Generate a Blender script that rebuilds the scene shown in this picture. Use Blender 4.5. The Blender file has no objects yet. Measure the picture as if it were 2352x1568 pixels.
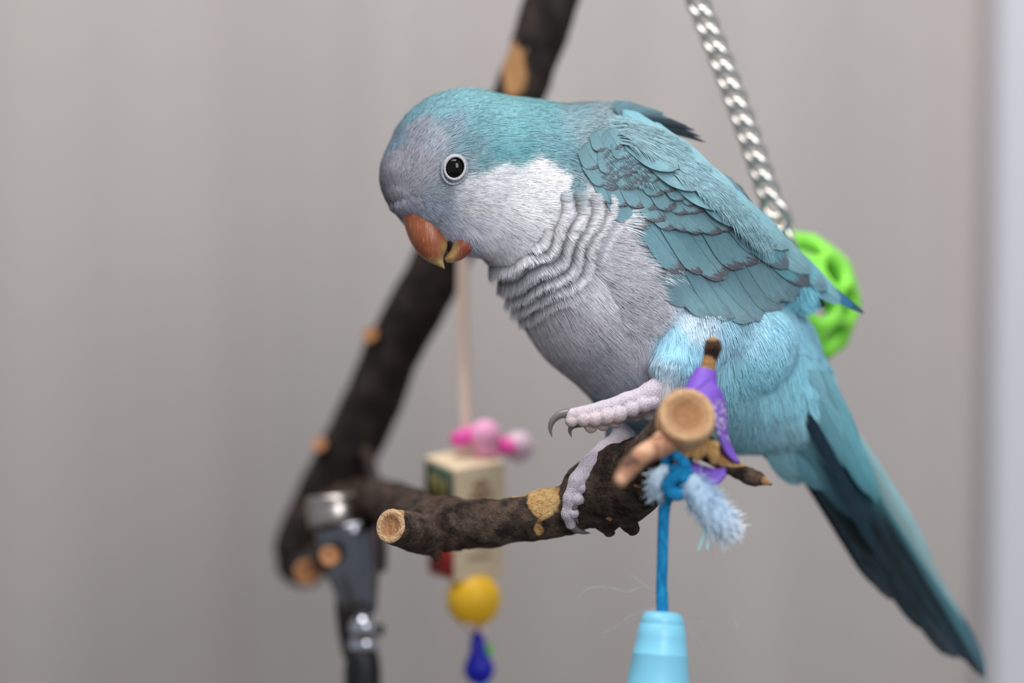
import bpy, math
import numpy as np
from mathutils import Vector
rng = np.random.default_rng(7)
SC = bpy.context.scene
COL = SC.collection

# ------------------------------------------------------------------ camera
IW, IH, LENS = 2352.0, 1568.0, 100.0
FPX = LENS / 36.0 * IW                    # focal length in pixels
S0 = 0.751                                # distance of the working plane (m)
PXM = S0 / FPX                            # metres per pixel on that plane
CAM = np.array([0.0, 0.0, 1.25]); PITCH = math.radians(3.0)
FWD = np.array([0, math.cos(PITCH), -math.sin(PITCH)])
UPV = np.array([0, math.sin(PITCH), math.cos(PITCH)])
RGT = np.array([1.0, 0, 0])
cd = bpy.data.cameras.new('camera'); cam = bpy.data.objects.new('camera', cd); COL.objects.link(cam)
cam.location = CAM; cam.rotation_euler = (math.pi/2 - PITCH, 0, 0)
cd.lens = LENS; cd.sensor_width = 36; cd.clip_start = 0.02
cd.dof.use_dof = True; cd.dof.focus_distance = S0 - 150*PXM; cd.dof.aperture_fstop = 3.2
cd.dof.aperture_blades = 0
SC.camera = cam
# ------------------------------------------------------------------ light and exposure
w = bpy.data.worlds.new('world'); SC.world = w; w.use_nodes = True
w.node_tree.nodes['Background'].inputs[0].default_value = (0.86, 0.93, 1.0, 1)
w.node_tree.nodes['Background'].inputs[1].default_value = 0.42
def area(name, loc, target, size, power, col=(1, 1, 1), sizey=None):
    l = bpy.data.lights.new(name, 'AREA'); o = bpy.data.objects.new(name, l); COL.objects.link(o)
    l.shape = 'RECTANGLE'; l.size = size; l.size_y = sizey or size; l.energy = power; l.color = col
    o.location = loc
    o.rotation_euler = (Vector(target) - Vector(loc)).to_track_quat('-Z', 'Y').to_euler()
    return o
area('ceiling_lamp', (-0.10, 0.55, 2.05), (0.0, 0.78, 1.2), 0.6, 8.6, (1.0, 0.975, 0.95), 0.5)
area('window_light', (0.45, -0.32, 1.74), (0.0, 0.75, 1.2), 0.55, 10.0, (0.97, 0.98, 1.0), 0.7)
vs = SC.view_settings
vs.view_transform = 'Standard'; vs.look = 'None'; vs.gamma = 1; vs.use_curve_mapping = False; vs.exposure = 0.0

# ------------------------------------------------------------------ helpers
def P(q):
    """model coordinates (x, y in working-plane pixels, d = pixels towards the viewer) to metres"""
    q = np.atleast_2d(np.asarray(q, float))
    z = S0 - q[:, 2]*PXM
    x = (q[:, 0]-IW/2)/FPX*z; y = -(q[:, 1]-IH/2)/FPX*z
    return CAM + z[:, None]*FWD + x[:, None]*RGT + y[:, None]*UPV
def lin(c):
    c = np.asarray(c, float)/255.0
    return np.where(c <= 0.04045, c/12.92, ((c+0.055)/1.055)**2.4)
def L4(c): return tuple(lin(c)) + (1.0,)
ORG = {}
def thing(name, label, cat, loc, group=None):
    o = bpy.data.objects.new(name, None); COL.objects.link(o)
    o.location = loc; o.empty_display_size = 0.01
    o['label'] = label; o['category'] = cat
    if group: o['group'] = group
    ORG[o.name] = np.array(loc, float)
    return o
def mk(name, V, F, mat, parent=None, col=None, uv=None, smooth=True, px=True, kind=None):
    V = P(V) if px else np.asarray(V, float)
    org = np.zeros(3)
    if parent is not None:
        org = ORG[parent.name]; V = V-org
    Fs = F if isinstance(F, list) and len(F) and isinstance(F[0], np.ndarray) and F[0].ndim == 2 else [np.asarray(F)]
    me = bpy.data.meshes.new(name)
    me.vertices.add(len(V)); me.vertices.foreach_set('co', np.ascontiguousarray(V, dtype=np.float32).ravel())
    nl = sum(f.size for f in Fs); nf = sum(len(f) for f in Fs)
    idx = np.concatenate([f.ravel() for f in Fs]).astype(np.int32)
    tot = np.concatenate([np.full(len(f), f.shape[1]) for f in Fs]).astype(np.int32)
    st = np.concatenate([[0], np.cumsum(tot)[:-1]]).astype(np.int32)
    me.loops.add(nl); me.loops.foreach_set('vertex_index', idx)
    me.polygons.add(nf); me.polygons.foreach_set('loop_start', st); me.polygons.foreach_set('loop_total', tot)
    if smooth: me.polygons.foreach_set('use_smooth', np.ones(nf, bool))
    if uv is not None:
        ul = me.uv_layers.new(name='UVMap'); ul.data.foreach_set('uv', np.asarray(uv, np.float32)[idx].ravel())
    if col is not None:
        col = np.asarray(col, np.float32)
        if col.shape[1] == 3: col = np.c_[col, np.ones(len(col), np.float32)]
        a = me.color_attributes.new('Col', 'FLOAT_COLOR', 'POINT'); a.data.foreach_set('color', np.ascontiguousarray(col, np.float32).ravel())
    me.update(calc_edges=True); me.validate()
    for m in (mat if isinstance(mat, (list, tuple)) else [mat]): me.materials.append(m)
    o = bpy.data.objects.new(name, me); COL.objects.link(o)
    if parent is not None: o.parent = parent
    ORG[o.name] = org
    if kind: o['kind'] = kind
    return o
def nrm(v): return v/np.maximum(np.linalg.norm(v, axis=-1, keepdims=True), 1e-9)
def smooth01(a, b, x):
    t = np.clip((x-a)/(b-a), 0, 1); return t*t*(3-2*t)
def hash3(i, j, k):
    n = (i*374761393 + j*668265263 + k*2147483647 + 1013) & 0xffffffff
    n = ((n ^ (n >> 13))*1274126177) & 0xffffffff
    return ((n ^ (n >> 16)) & 0xffff)/65535.0
def vnoise(q):
    q = np.asarray(q, float); f = np.floor(q).astype(np.int64); t = q-f; t = t*t*(3-2*t)
    r = 0
    for a in (0, 1):
        for b in (0, 1):
            for c in (0, 1):
                wgt = (t[:, 0] if a else 1-t[:, 0])*(t[:, 1] if b else 1-t[:, 1])*(t[:, 2] if c else 1-t[:, 2])
                r = r + wgt*hash3(f[:, 0]+a, f[:, 1]+b, f[:, 2]+c)
    return r*2-1
def fbm(q, oct=3):
    q = np.asarray(q, float); r = 0; a = 1
    for i in range(oct):
        r = r + a*vnoise(q*2**i + 17.3*i); a *= 0.5
    return r
def catmull(pts, n):
    pts = np.asarray(pts, float); m = len(pts)
    p = np.vstack([2*pts[0]-pts[1], pts, 2*pts[-1]-pts[-2]])
    seg = np.linalg.norm(np.diff(pts[:, :3] if pts.shape[1] >= 3 else pts, axis=0), axis=1)**0.7
    cum = np.r_[0, np.cumsum(seg)]
    out = []
    for s in np.linspace(0, cum[-1], n):
        i = min(max(np.searchsorted(cum, s, side='right')-1, 0), m-2); t = (s-cum[i])/seg[i]
        a, b, c, d = p[i], p[i+1], p[i+2], p[i+3]
        out.append(0.5*((2*b)+(-a+c)*t+(2*a-5*b+4*c-d)*t*t+(-a+3*b-3*c+d)*t**3))
    return np.array(out)
def ringfaces(nr, ns, closed=True, off=0):
    i = np.arange(nr-1)[:, None]; j = np.arange(ns if closed else ns-1)[None, :]
    k = (j+1) % ns
    return np.stack([i*ns+j, i*ns+k, (i+1)*ns+k, (i+1)*ns+j], -1).reshape(-1, 4)+off
def tube(pts, n=40, ns=20, amp=0.0, freq=0.03, cap0='round', cap1='round', seed=0.0, lump=0.0):
    """swept tube with its own frame; pts rows x,y,d,r"""
    c = catmull(pts, n); C, R = c[:, :3], np.maximum(c[:, 3], 0.3)
    T = nrm(np.gradient(C, axis=0))
    up = np.array([0.3, 0.2, 1.0]); up = up if abs(T[0]@nrm(up)) < .9 else np.array([1.0, .3, 0])
    N = np.zeros_like(C); N[0] = nrm(up-T[0]*(up@T[0]))
    for i in range(1, n): N[i] = nrm(N[i-1]-T[i]*(N[i-1]@T[i]))
    B = np.cross(T, N)
    th = np.arange(ns)/ns*2*math.pi
    rings = []
    def ring(Cc, Rr, i): return Cc+Rr*(np.cos(th)[:, None]*N[i]+np.sin(th)[:, None]*B[i])
    def cap(kind, i, sg):
        o = []
        if kind == 'round':
            for a in (0.3, 0.6, 0.85, 0.98): o.append(ring(C[i]+sg*T[i]*R[i]*0.8*a, R[i]*math.sqrt(max(1-a*a, .001)), i))
        elif kind == 'cut':
            for a, rr in ((.05, .985), (.09, .95), (.105, .85), (.10, .72), (.04, .58), (-.02, .48), (-.05, .3), (-.06, .02)):
                o.append(ring(C[i]+sg*T[i]*R[i]*a, R[i]*rr, i))
        elif kind == 'flat':
            for a, rr in ((.03, .97), (.04, .9), (.04, .5), (.04, .02)): o.append(ring(C[i]+sg*T[i]*R[i]*a, R[i]*rr, i))
        return o
    c0 = cap(cap0, 0, -1)[::-1]; c1 = cap(cap1, n-1, 1)
    for i in range(n): rings.append(ring(C[i], R[i], i))
    if amp or lump:
        V = np.vstack(rings); Cc = np.repeat(C, ns, 0); Rr = np.repeat(R, ns)
        d = nrm(V-Cc)
        disp = amp*fbm(V*freq+seed, 3)
        if lump: disp = disp+lump*fbm(V*freq*0.3+seed+5, 2)
        V = V+d*disp[:, None]
        rings = list(V.reshape(n, ns, 3))
    allr = c0+rings+c1
    return np.vstack(allr), ringfaces(len(allr), ns)
def lathe(axis0, axis1, prof, ns=32):
    """prof rows: (t along axis0->axis1, radius px)"""
    a, b = np.array(axis0, float), np.array(axis1, float); T = nrm(b-a)
    up = np.array([0, 0, 1.0]) if abs(T[2]) < .9 else np.array([1.0, 0, 0])
    N = nrm(up-T*(up@T)); B = np.cross(T, N); th = np.arange(ns)/ns*2*math.pi
    V = [a+(b-a)*t+r*(np.cos(th)[:, None]*N+np.sin(th)[:, None]*B) for t, r in prof]
    return np.vstack(V), ringfaces(len(prof), ns)
def ball(c, r, nu=28, nv=16, sc=(1, 1, 1), amp=0, freq=.05):
    ph = np.linspace(0.001, math.pi-0.001, nv); th = np.arange(nu)/nu*2*math.pi
    V = np.stack([np.sin(ph)[:, None]*np.cos(th), -np.cos(ph)[:, None]*np.ones(nu), np.sin(ph)[:, None]*np.sin(th)], -1).reshape(-1, 3)
    V = V*r*np.array(sc)
    if amp: V = V*(1+amp*fbm(V*freq+3, 2))[:, None]
    return V+np.array(c, float), ringfaces(nv, nu)
def join(*vf):
    Vs, Fs, o = [], {}, 0
    for V, F in vf:
        for f in (F if isinstance(F, list) else [F]): Fs.setdefault(f.shape[1], []).append(f+o)
        Vs.append(V); o += len(V)
    return np.vstack(Vs), [np.vstack(v) for v in Fs.values()]

# ------------------------------------------------------------------ materials
def mat(name, col=(200, 200, 200), rough=.6, metal=0, spec=.4, attr=False, sub=0, trans=0):
    m = bpy.data.materials.new(name); m.use_nodes = True
    b = m.node_tree.nodes['Principled BSDF']
    b.inputs['Base Color'].default_value = L4(col); b.inputs['Roughness'].default_value = rough
    b.inputs['Metallic'].default_value = metal; b.inputs['Specular IOR Level'].default_value = spec
    if sub:
        b.inputs['Subsurface Weight'].default_value = sub; b.inputs['Subsurface Radius'].default_value = (.004, .004, .004)
    if trans: b.inputs['Transmission Weight'].default_value = trans
    if attr:
        a = m.node_tree.nodes.new('ShaderNodeAttribute'); a.attribute_name = 'Col'
        m.node_tree.links.new(a.outputs['Color'], b.inputs['Base Color'])
    return m
class G:
    """small node-graph writer"""
    def __init__(s, m): s.m = m; s.t = m.node_tree; s.b = s.t.nodes['Principled BSDF']
    def n(s, typ, **k):
        x = s.t.nodes.new('ShaderNode'+typ)
        for a, v in k.items(): setattr(x, a, v)
        return x
    def set(s, sock, v):
        if isinstance(v, bpy.types.NodeSocket): s.t.links.new(v, sock)
        else: sock.default_value = v
    def math(s, op, a, b=0.0, c=None, clamp=False):
        x = s.n('Math', operation=op, use_clamp=clamp); s.set(x.inputs[0], a); s.set(x.inputs[1], b)
        if c is not None: s.set(x.inputs[2], c)
        return x.outputs[0]
    def mix(s, f, a, b):
        x = s.n('Mix', data_type='RGBA'); s.set(x.inputs[0], f); s.set(x.inputs[6], a); s.set(x.inputs[7], b); return x.outputs[2]
    def noise(s, vec, scale, detail=3, rough=.55):
        x = s.n('TexNoise'); s.set(x.inputs['Vector'], vec); x.inputs['Scale'].default_value = scale
        x.inputs['Detail'].default_value = detail; x.inputs['Roughness'].default_value = rough; return x.outputs['Fac']
    def mapping(s, vec, scale, rot=(0, 0, 0)):
        x = s.n('Mapping'); s.set(x.inputs['Vector'], vec); x.inputs['Scale'].default_value = scale; x.inputs['Rotation'].default_value = rot; return x.outputs[0]
    def range(s, v, a, b, c=0., d=1.):
        x = s.n('MapRange', interpolation_type='SMOOTHSTEP'); s.set(x.inputs[0], v)
        for i, q in enumerate((a, b, c, d)): x.inputs[i+1].default_value = q
        return x.outputs[0]
    def coord(s, which='Object'): return s.n('TexCoord').outputs[which]
    def attr(s): 
        x = s.n('Attribute'); x.attribute_name = 'Col'; return x
    def bump(s, h, dist, strength=1.0):
        x = s.n('Bump'); s.set(x.inputs['Height'], h); x.inputs['Distance'].default_value = dist; x.inputs['Strength'].default_value = strength
        s.t.links.new(x.outputs[0], s.b.inputs['Normal'])
    def base(s, c): s.set(s.b.inputs['Base Color'], c)

# wall: grained, vertically streaked covering
M_wall = mat('wall_covering', (190, 182, 180), .8, spec=.2); g = G(M_wall)
co = g.coord()
n1 = g.noise(g.mapping(co, (38, 38, 0.9)), 1.0, 2); n2 = g.noise(g.mapping(co, (9, 9, 0.5)), 1.0, 2)
c = g.mix(g.range(n1, .3, .7), L4((166, 160, 158)), L4((174, 168, 165)))
c = g.mix(g.range(n2, .35, .65), c, g.mix(0.35, c, L4((174, 162, 158)))); g.base(c)
M_trim = mat('white_paint', (190, 190, 197), .45)
M_floor = mat('floor_boards', (150, 130, 110), .5)
# plumage strands / body / feathers
M_plume = mat('plumage', rough=.75, spec=.15, attr=True)
M_skin = mat('bird_body', rough=.8, spec=.15, attr=True); g = G(M_skin)
vo = g.n('TexVoronoi'); vo.inputs['Scale'].default_value = 2300; g.set(vo.inputs['Vector'], g.coord())
al = g.attr()
g.bump(g.math('MULTIPLY', vo.outputs['Distance'], g.math('SUBTRACT', 1.0, al.outputs['Alpha'])), -0.00016, .8)
g.base(g.mix(g.math('MULTIPLY', g.range(vo.outputs['Distance'], .45, .75), g.math('MULTIPLY', g.math('SUBTRACT', 1.0, al.outputs['Alpha']), .3)), al.outputs['Color'], L4((120, 105, 110))))
M_vane = mat('feather_vane', rough=.62, spec=.25); g = G(M_vane)
uvn = g.n('UVMap'); sep = g.n('SeparateXYZ'); g.set(sep.inputs[0], uvn.outputs[0])
u, v = sep.outputs[0], sep.outputs[1]
au = g.math('ABSOLUTE', g.math('SUBTRACT', u, .5))
at_ = g.attr()
oi = g.n('ObjectInfo').outputs['Random']
cmb = g.n('CombineXYZ'); g.set(cmb.inputs[0], g.math('MULTIPLY', g.math('ADD', u, oi), 26.0)); g.set(cmb.inputs[1], g.math('MULTIPLY', v, 9.0)); g.set(cmb.inputs[2], g.math('MULTIPLY', oi, 40.0))
nb = g.noise(cmb.outputs[0], 1.0, 3, .6)
barb = g.math('SINE', g.math('MULTIPLY', g.math('SUBTRACT', v, g.math('MULTIPLY', au, .55)), 230.0))
edge = g.math('ADD', g.math('MULTIPLY', g.range(v, .70, .93), g.range(v, .97, 1.0, 1.0, .55)), g.math('MULTIPLY', g.range(au, .34, .5), .38))
bandm = g.math('MULTIPLY', g.range(g.math('ADD', edge, g.math('MULTIPLY', g.math('SUBTRACT', nb, .5), 2.0)), .70, .84), at_.outputs['Alpha'])
shaft = g.math('MULTIPLY', g.range(au, .012, .03, 1, 0), .35)
c = g.mix(g.range(nb, .35, .7, 0, .30), at_.outputs['Color'], L4((70, 105, 118)))
c = g.mix(g.math('MULTIPLY', g.math('ADD', g.math('MULTIPLY', barb, .5), .5), .16), c, L4((60, 85, 95)))
c = g.mix(bandm, c, L4((98, 94, 102))); c = g.mix(shaft, c, L4((60, 70, 78))); g.base(c)
g.bump(barb, 0.00006, .8)
# beak
M_beak = mat('beak_horn', rough=.42, spec=.45, attr=True, sub=.08); g = G(M_beak)
co = g.coord(); a = g.attr()
sn = g.noise(g.mapping(co, (4200, 500, 260), (0.2, 0.75, 0)), 1.0, 2, .5)
sn2 = g.noise(co, 300, 4, .6)
c = g.mix(g.range(sn2, .3, .75, 0, .5), a.outputs['Color'], L4((122, 58, 30)))
c = g.mix(g.range(sn, .62, .72, 0, .5), c, L4((225, 205, 190))); g.base(c); g.bump(sn, .00015, .5)
M_eye = mat('eye_gloss', (8, 5, 4), .02, spec=.3)
M_ring = mat('eye_ring_skin', (178, 176, 180), .6)
M_lid = mat('eyelid_skin', (150, 156, 166), .7)
M_mouth = mat('mouth_dark', (30, 12, 10), .6)
M_claw = mat('claw_horn', (112, 103, 105), .3, spec=.5)
# bark with bare wood patches (attribute: R = bare wood, G = cut end grain)
M_bark = mat('bark', rough=.78, spec=.25); g = G(M_bark)
co = g.coord(); a = g.attr(); sp = g.n('SeparateColor'); g.set(sp.inputs[0], a.outputs['Color'])
nA = g.noise(co, 220, 5, .65); nB = g.noise(co, 900, 4, .7); nC = g.noise(co, 90, 3, .6)
c = g.mix(g.range(nA, .35, .7), L4((36, 28, 24)), L4((104, 86, 74)))
c = g.mix(g.range(nB, .5, .8, 0, .55), c, L4((112, 92, 78)))
c = g.mix(g.range(nC, .5, .7, 0, .5), c, L4((96, 56, 36)))
wood = g.mix(g.range(nA, .3, .7), L4((206, 158, 96)), L4((228, 192, 136)))
wood = g.mix(g.range(nB, .45, .7, 0, .6), wood, L4((150, 104, 52)))
wood = g.mix(g.range(nC, .42, .62, 0, .6), wood, L4((160, 108, 66)))
mask = g.range(g.math('ADD', sp.outputs[0], g.math('MULTIPLY', g.math('SUBTRACT', nC, .5), 1.1)), .46, .56)
c = g.mix(mask, c, wood)
endw = g.mix(g.range(nB, .4, .75, 0, .6), L4((228, 186, 144)), L4((186, 132, 88)))
c = g.mix(sp.outputs[1], c, endw); c = g.mix(sp.outputs[2], c, L4((168, 114, 74))); g.base(c)
g.bump(g.math('ADD', g.math('MULTIPLY', nA, 1.0), g.math('MULTIPLY', nB, .8)), .0022, 1.0)
M_darkbark = mat('dark_bark', rough=.7, spec=.3); g = G(M_darkbark)
co = g.coord(); a = g.attr(); sp = g.n('SeparateColor'); g.set(sp.inputs[0], a.outputs['Color'])
nA = g.noise(co, 120, 4, .6)
c = g.mix(g.range(nA, .4, .7), L4((24, 17, 15)), L4((58, 47, 42)))
c = g.mix(g.range(g.math('ADD', sp.outputs[0], g.math('MULTIPLY', g.math('SUBTRACT', nA, .5), .8)), .45, .6), c, L4((176, 130, 86)))
c = g.mix(sp.outputs[1], c, L4((184, 128, 86))); g.base(c); g.bump(nA, .001, .6)
M_chrome = mat('chrome', (188, 190, 200), .16, metal=1)
M_chrome_dim = mat('chrome_dark_reflection', (116, 117, 124), .2, metal=1)  # chrome with a dark room's reflection put into its base colour
M_steel = mat('brushed_steel', (178, 170, 165), .32, metal=1)
M_black = mat('black_plastic', (14, 13, 14), .45)
M_chain = mat('nickel_chain', (225, 220, 214), .24, metal=1)
M_green = mat('green_rubber', (132, 214, 72), .5, spec=.35, sub=.15)
M_purple = mat('purple_strap', (118, 78, 186), .5, spec=.35); g = G(M_purple)
co = g.coord(); a = g.attr()
nl = g.noise(co, 900, 3, .6)
g.base(g.mix(g.math('MULTIPLY', g.range(nl, .5, .58), a.outputs['Alpha']), L4((122, 82, 190)), L4((205, 195, 222)))); g.bump(nl, .0003, .4)
M_cord = mat('blue_cord', (20, 132, 190), .75, spec=.2); g = G(M_cord)
co = g.coord(); nn = g.noise(g.mapping(co, (2200, 2200, 300)), 1.0, 3, .6)
g.base(g.mix(g.range(nn, .35, .7), L4((10, 108, 165)), L4((40, 160, 214)))); g.bump(nn, .0005, .8)
M_fluff = mat('pale_blue_fluff', (196, 224, 245), .85, spec=.1, attr=True)
M_cone = mat('pale_blue_plastic', (132, 205, 232), .38, spec=.45, sub=.3)
M_string = mat('cotton_string', (214, 190, 178), .85, spec=.1)
M_bwood = mat('block_wood', (226, 208, 178), .65); g = G(M_bwood)
nn = g.noise(g.mapping(g.coord(), (300, 300, 1500)), 1.0, 3); g.base(g.mix(g.range(nn, .3, .7), L4((232, 216, 188)), L4((214, 190, 155))))
M_bgreen = mat('block_green_paint', (28, 62, 48), .6)
M_bred = mat('block_red_paint', (176, 48, 44), .6)
M_bprint = mat('block_brown_print', (140, 108, 84), .7)
M_bgold = mat('block_gold_print', (120, 108, 62), .7)
M_pink = mat('hot_pink_plastic', (250, 92, 184), .4, sub=.1)
M_lpink = mat('light_pink_plastic', (255, 176, 214), .4, sub=.2)
M_cpink = mat('clear_pink_plastic', (238, 205, 222), .3, sub=.3)
M_yellow = mat('yellow_wood_bead', (250, 194, 36), .4, spec=.45)
M_dblue = mat('deep_blue_plastic', (18, 22, 168), .4)
M_lgreen = mat('lime_plastic', (90, 205, 70), .4)
M_sky = mat('sky_blue_plastic', (70, 170, 225), .4)
M_wbead = mat('white_bead', (226, 205, 205), .5)

# ------------------------------------------------------------------ room
def slab(name, x0, x1, y0, y1, z0, z1, m, kind='structure', bev=0):
    V = np.array([[x, y, z] for x in (x0, x1) for y in (y0, y1) for z in (z0, z1)], float)
    F = np.array([[0, 1, 3, 2], [4, 6, 7, 5], [0, 4, 5, 1], [2, 3, 7, 6], [0, 2, 6, 4], [1, 5, 7, 3]])
    o = mk(name, V, F, m, px=False, smooth=False, kind=kind)
    if bev:
        b = o.modifiers.new('bevel', 'BEVEL'); b.width = bev; b.segments = 3
    return o
WALLY = 1.03
slab('floor', -1.6, 1.6, -1.4, WALLY+.1, -0.05, 0.0, M_floor)
slab('wall_back', -1.6, 1.6, WALLY, WALLY+.1, 0.0, 2.5, M_wall)
xe = (2278-IW/2)/FPX*(WALLY-.012)
tr = slab('trim_1', xe, xe+.09, WALLY-.018, WALLY+.001, 0.0, 2.4, M_trim, bev=.004)

# ------------------------------------------------------------------ surface from a distance field
def surface_nets(F, org, step):
    S = F < 0
    nx, ny, nz = F.shape
    c = [(i, j, k) for i in (0, 1) for j in (0, 1) for k in (0, 1)]
    sl = lambda a, i, j, k: a[i:nx-1+i, j:ny-1+j, k:nz-1+k]
    cnt = sum(sl(S, *q).astype(np.int8) for q in c)
    act = (cnt > 0) & (cnt < 8)
    ids = np.argwhere(act)
    idx = -np.ones(act.shape, np.int64); idx[act] = np.arange(len(ids))
    acc = np.zeros((len(ids), 3)); num = np.zeros(len(ids))
    val = {q: F[ids[:, 0]+q[0], ids[:, 1]+q[1], ids[:, 2]+q[2]] for q in c}
    for a in c:
        for ax in range(3):
            if a[ax] == 0:
                b = list(a); b[ax] = 1; b = tuple(b)
                fa, fb = val[a], val[b]; x = (fa < 0) != (fb < 0)
                t = np.where(x, fa/np.where(x, fa-fb, 1), 0)
                p = np.array(a, float)[None, :]+np.zeros((len(ids), 1)); p[:, ax] = t
                acc += p*x[:, None]; num += x
    V = (ids+acc/num[:, None])*step+np.array(org)
    faces = []
    for ax in range(3):
        b, d = (ax+1) % 3, (ax+2) % 3
        s0 = [slice(None)]*3; s1 = [slice(None)]*3; s0[ax] = slice(0, -1); s1[ax] = slice(1, None)
        A, B = S[tuple(s0)], S[tuple(s1)]
        e = np.argwhere(A != B)
        e = e[(e[:, b] > 0) & (e[:, d] > 0) & (e[:, b] < F.shape[b]-1) & (e[:, d] < F.shape[d]-1)]
        q = []
        for ob, od in ((-1, -1), (0, -1), (0, 0), (-1, 0)):
            z = e.copy(); z[:, b] += ob; z[:, d] += od; q.append(idx[z[:, 0], z[:, 1], z[:, 2]])
        q = np.stack(q, 1); fl = S[e[:, 0], e[:, 1], e[:, 2]]
        q[~fl] = q[~fl][:, ::-1]; faces.append(q)
    return V, np.vstack(faces)
def seg_sdf(X, Y, D, a, b, kd):
    ax, ay, ad, ar = a; bx, by, bd, br = b
    d0 = ad; ux, uy, ud = bx-ax, by-ay, (bd-ad)
    # depth is squashed about the local axis depth
    l2 = ux*ux+uy*uy+1e-6
    t = np.clip(((X-ax)*ux+(Y-ay)*uy+(D-ad)*ud*.5)/(l2+ud*ud*.5), 0, 1)
    px, py, pd = X-ax-ux*t, Y-ay-uy*t, (D-ad-ud*t)/kd
    return (np.sqrt(px*px+py*py+pd*pd)-(ar+(br-ar)*t))*min(1, .5+.5*kd)
def field(prims, lo, hi, step):
    ax = [np.arange(l, h, step, dtype=np.float32) for l, h in zip(lo, hi)]
    X, Y, D = np.meshgrid(*ax, indexing='ij', sparse=True)
    F = np.full((len(ax[0]), len(ax[1]), len(ax[2])), 400.0, np.float32)
    for a, b, kd, k in prims:
        mr = max(a[3], b[3])+k+3*step
        sl = []
        for i in range(3):
            m = mr
            l = np.searchsorted(ax[i], min(a[i], b[i])-m); h = np.searchsorted(ax[i], max(a[i], b[i])+m); sl.append(slice(l, h))
        sl = tuple(sl)
        f = seg_sdf(X[sl[0]], Y[:, sl[1]], D[:, :, sl[2]], a, b, kd)
        o = F[sl]
        h = np.maximum(k-np.abs(o-f), 0)/k
        F[sl] = np.minimum(o, f)-h*h*k*.25
    return F, (X, Y, D)
# ------------------------------------------------------------------ parrot body (one continuous surface)
def chain_p(pts, kd, k): return [(pts[i], pts[i+1], kd, k) for i in range(len(pts)-1)]
prims = []
prims += chain_p([(1345, 505, -30, 246), (1450, 632, -50, 262), (1570, 760, -75, 250), (1690, 842, -135, 198), (1800, 920, -150, 118), (1858, 1000, -170, 62)], .86, 40)
prims += chain_p([(1075, 394, 0, 190), (1225, 418, -10, 180), (1345, 470, -25, 215)], .80, 30)
prims += chain_p([(1370, 440, -40, 202), (1371, 441, -40, 202)], .86, 30)
prims += chain_p([(955, 408, 12, 80), (1020, 395, 5, 120)], .95, 26)                     # forehead
prims += chain_p([(924, 455, 40, 36), (985, 458, 55, 42)], 1.25, 12)                       # cere
prims += chain_p([(1105, 508, 30, 72), (1190, 490, 30, 100)], 1.05, 26)                  # cheek
prims += chain_p([(1440, 400, 50, 108), (1600, 520, 50, 128), (1725, 612, 5, 88), (1840, 675, -40, 30)], .8, 26)   # folded wing mass
prims += chain_p([(1605, 755, 75, 108), (1556, 835, 150, 54), (1540, 884, 168, 30)], .9, 12)
prims += chain_p([(1640, 745, 30, 120), (1712, 790, 15, 112)], .85, 16)      # near thigh
prims += chain_p([(1460, 900, -90, 105), (1440, 985, -50, 44), (1432, 1015, -25, 30)], .85, 26)      # far thigh
prims += chain_p([(1700, 940, -110, 78), (1745, 985, -130, 40)], .9, 30)                # vent
STEP = 6.0
LO, HI = (830, 160, -350), (1960, 1110, 290)
F, (GX, GY, GD) = field(prims, LO, HI, STEP)
FC = (1098.0, 425.0)
def fold_w(x, y, d):
    r = np.sqrt((x-FC[0])**2+(y-FC[1])**2); an = np.degrees(np.arctan2(y-FC[1], x-FC[0]))
    return r, smooth01(165, 200, r)*smooth01(345, 285, r)*smooth01(-4, 20, an)*smooth01(116, 78, an)
PER = 29.0
def fold_phase(x, y, r):
    an = np.degrees(np.arctan2(y-FC[1], x-FC[0]))
    return (r+8*np.sin(an*.11)+6*np.sin(an*.23+1.3)+5*np.sin(an*.052*r/200+x*.021)+4*np.sin(y*.05+x*.013))/PER
r_, w_ = fold_w(GX, GY, GD)
F = F-w_*5.0*np.sin(2*math.pi*fold_phase(GX, GY, r_))
BV, BF = surface_nets(F, LO, STEP)
# normals from the field
def trilin(A, q):
    g_ = (q-np.array(LO))/STEP; i = np.clip(np.floor(g_).astype(int), 0, np.array(A.shape)-2); t = g_-i; r = 0
    for a in (0, 1):
        for b in (0, 1):
            for c in (0, 1):
                r = r+(t[:, 0] if a else 1-t[:, 0])*(t[:, 1] if b else 1-t[:, 1])*(t[:, 2] if c else 1-t[:, 2])*A[i[:, 0]+a, i[:, 1]+b, i[:, 2]+c]
    return r
def grad(q, e=5.0):
    o = []
    for ax in range(3):
        d = np.zeros(3); d[ax] = e; o.append(trilin(F, q+d)-trilin(F, q-d))
    return nrm(np.stack(o, 1))
# front depth map
neg = F < 0
has = neg.any(2); last = F.shape[2]-1-np.argmax(neg[:, :, ::-1], 2)
fa = np.take_along_axis(F, last[:, :, None], 2)[..., 0]; fb = np.take_along_axis(F, np.minimum(last+1, F.shape[2]-1)[:, :, None], 2)[..., 0]
DM = np.where(has, LO[2]+STEP*(last+fa/(fa-fb-1e-6)), np.nan)
def front(x, y): 
    i = int(round((x-LO[0])/STEP)); j = int(round((y-LO[1])/STEP)); return float(DM[i, j])

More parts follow.
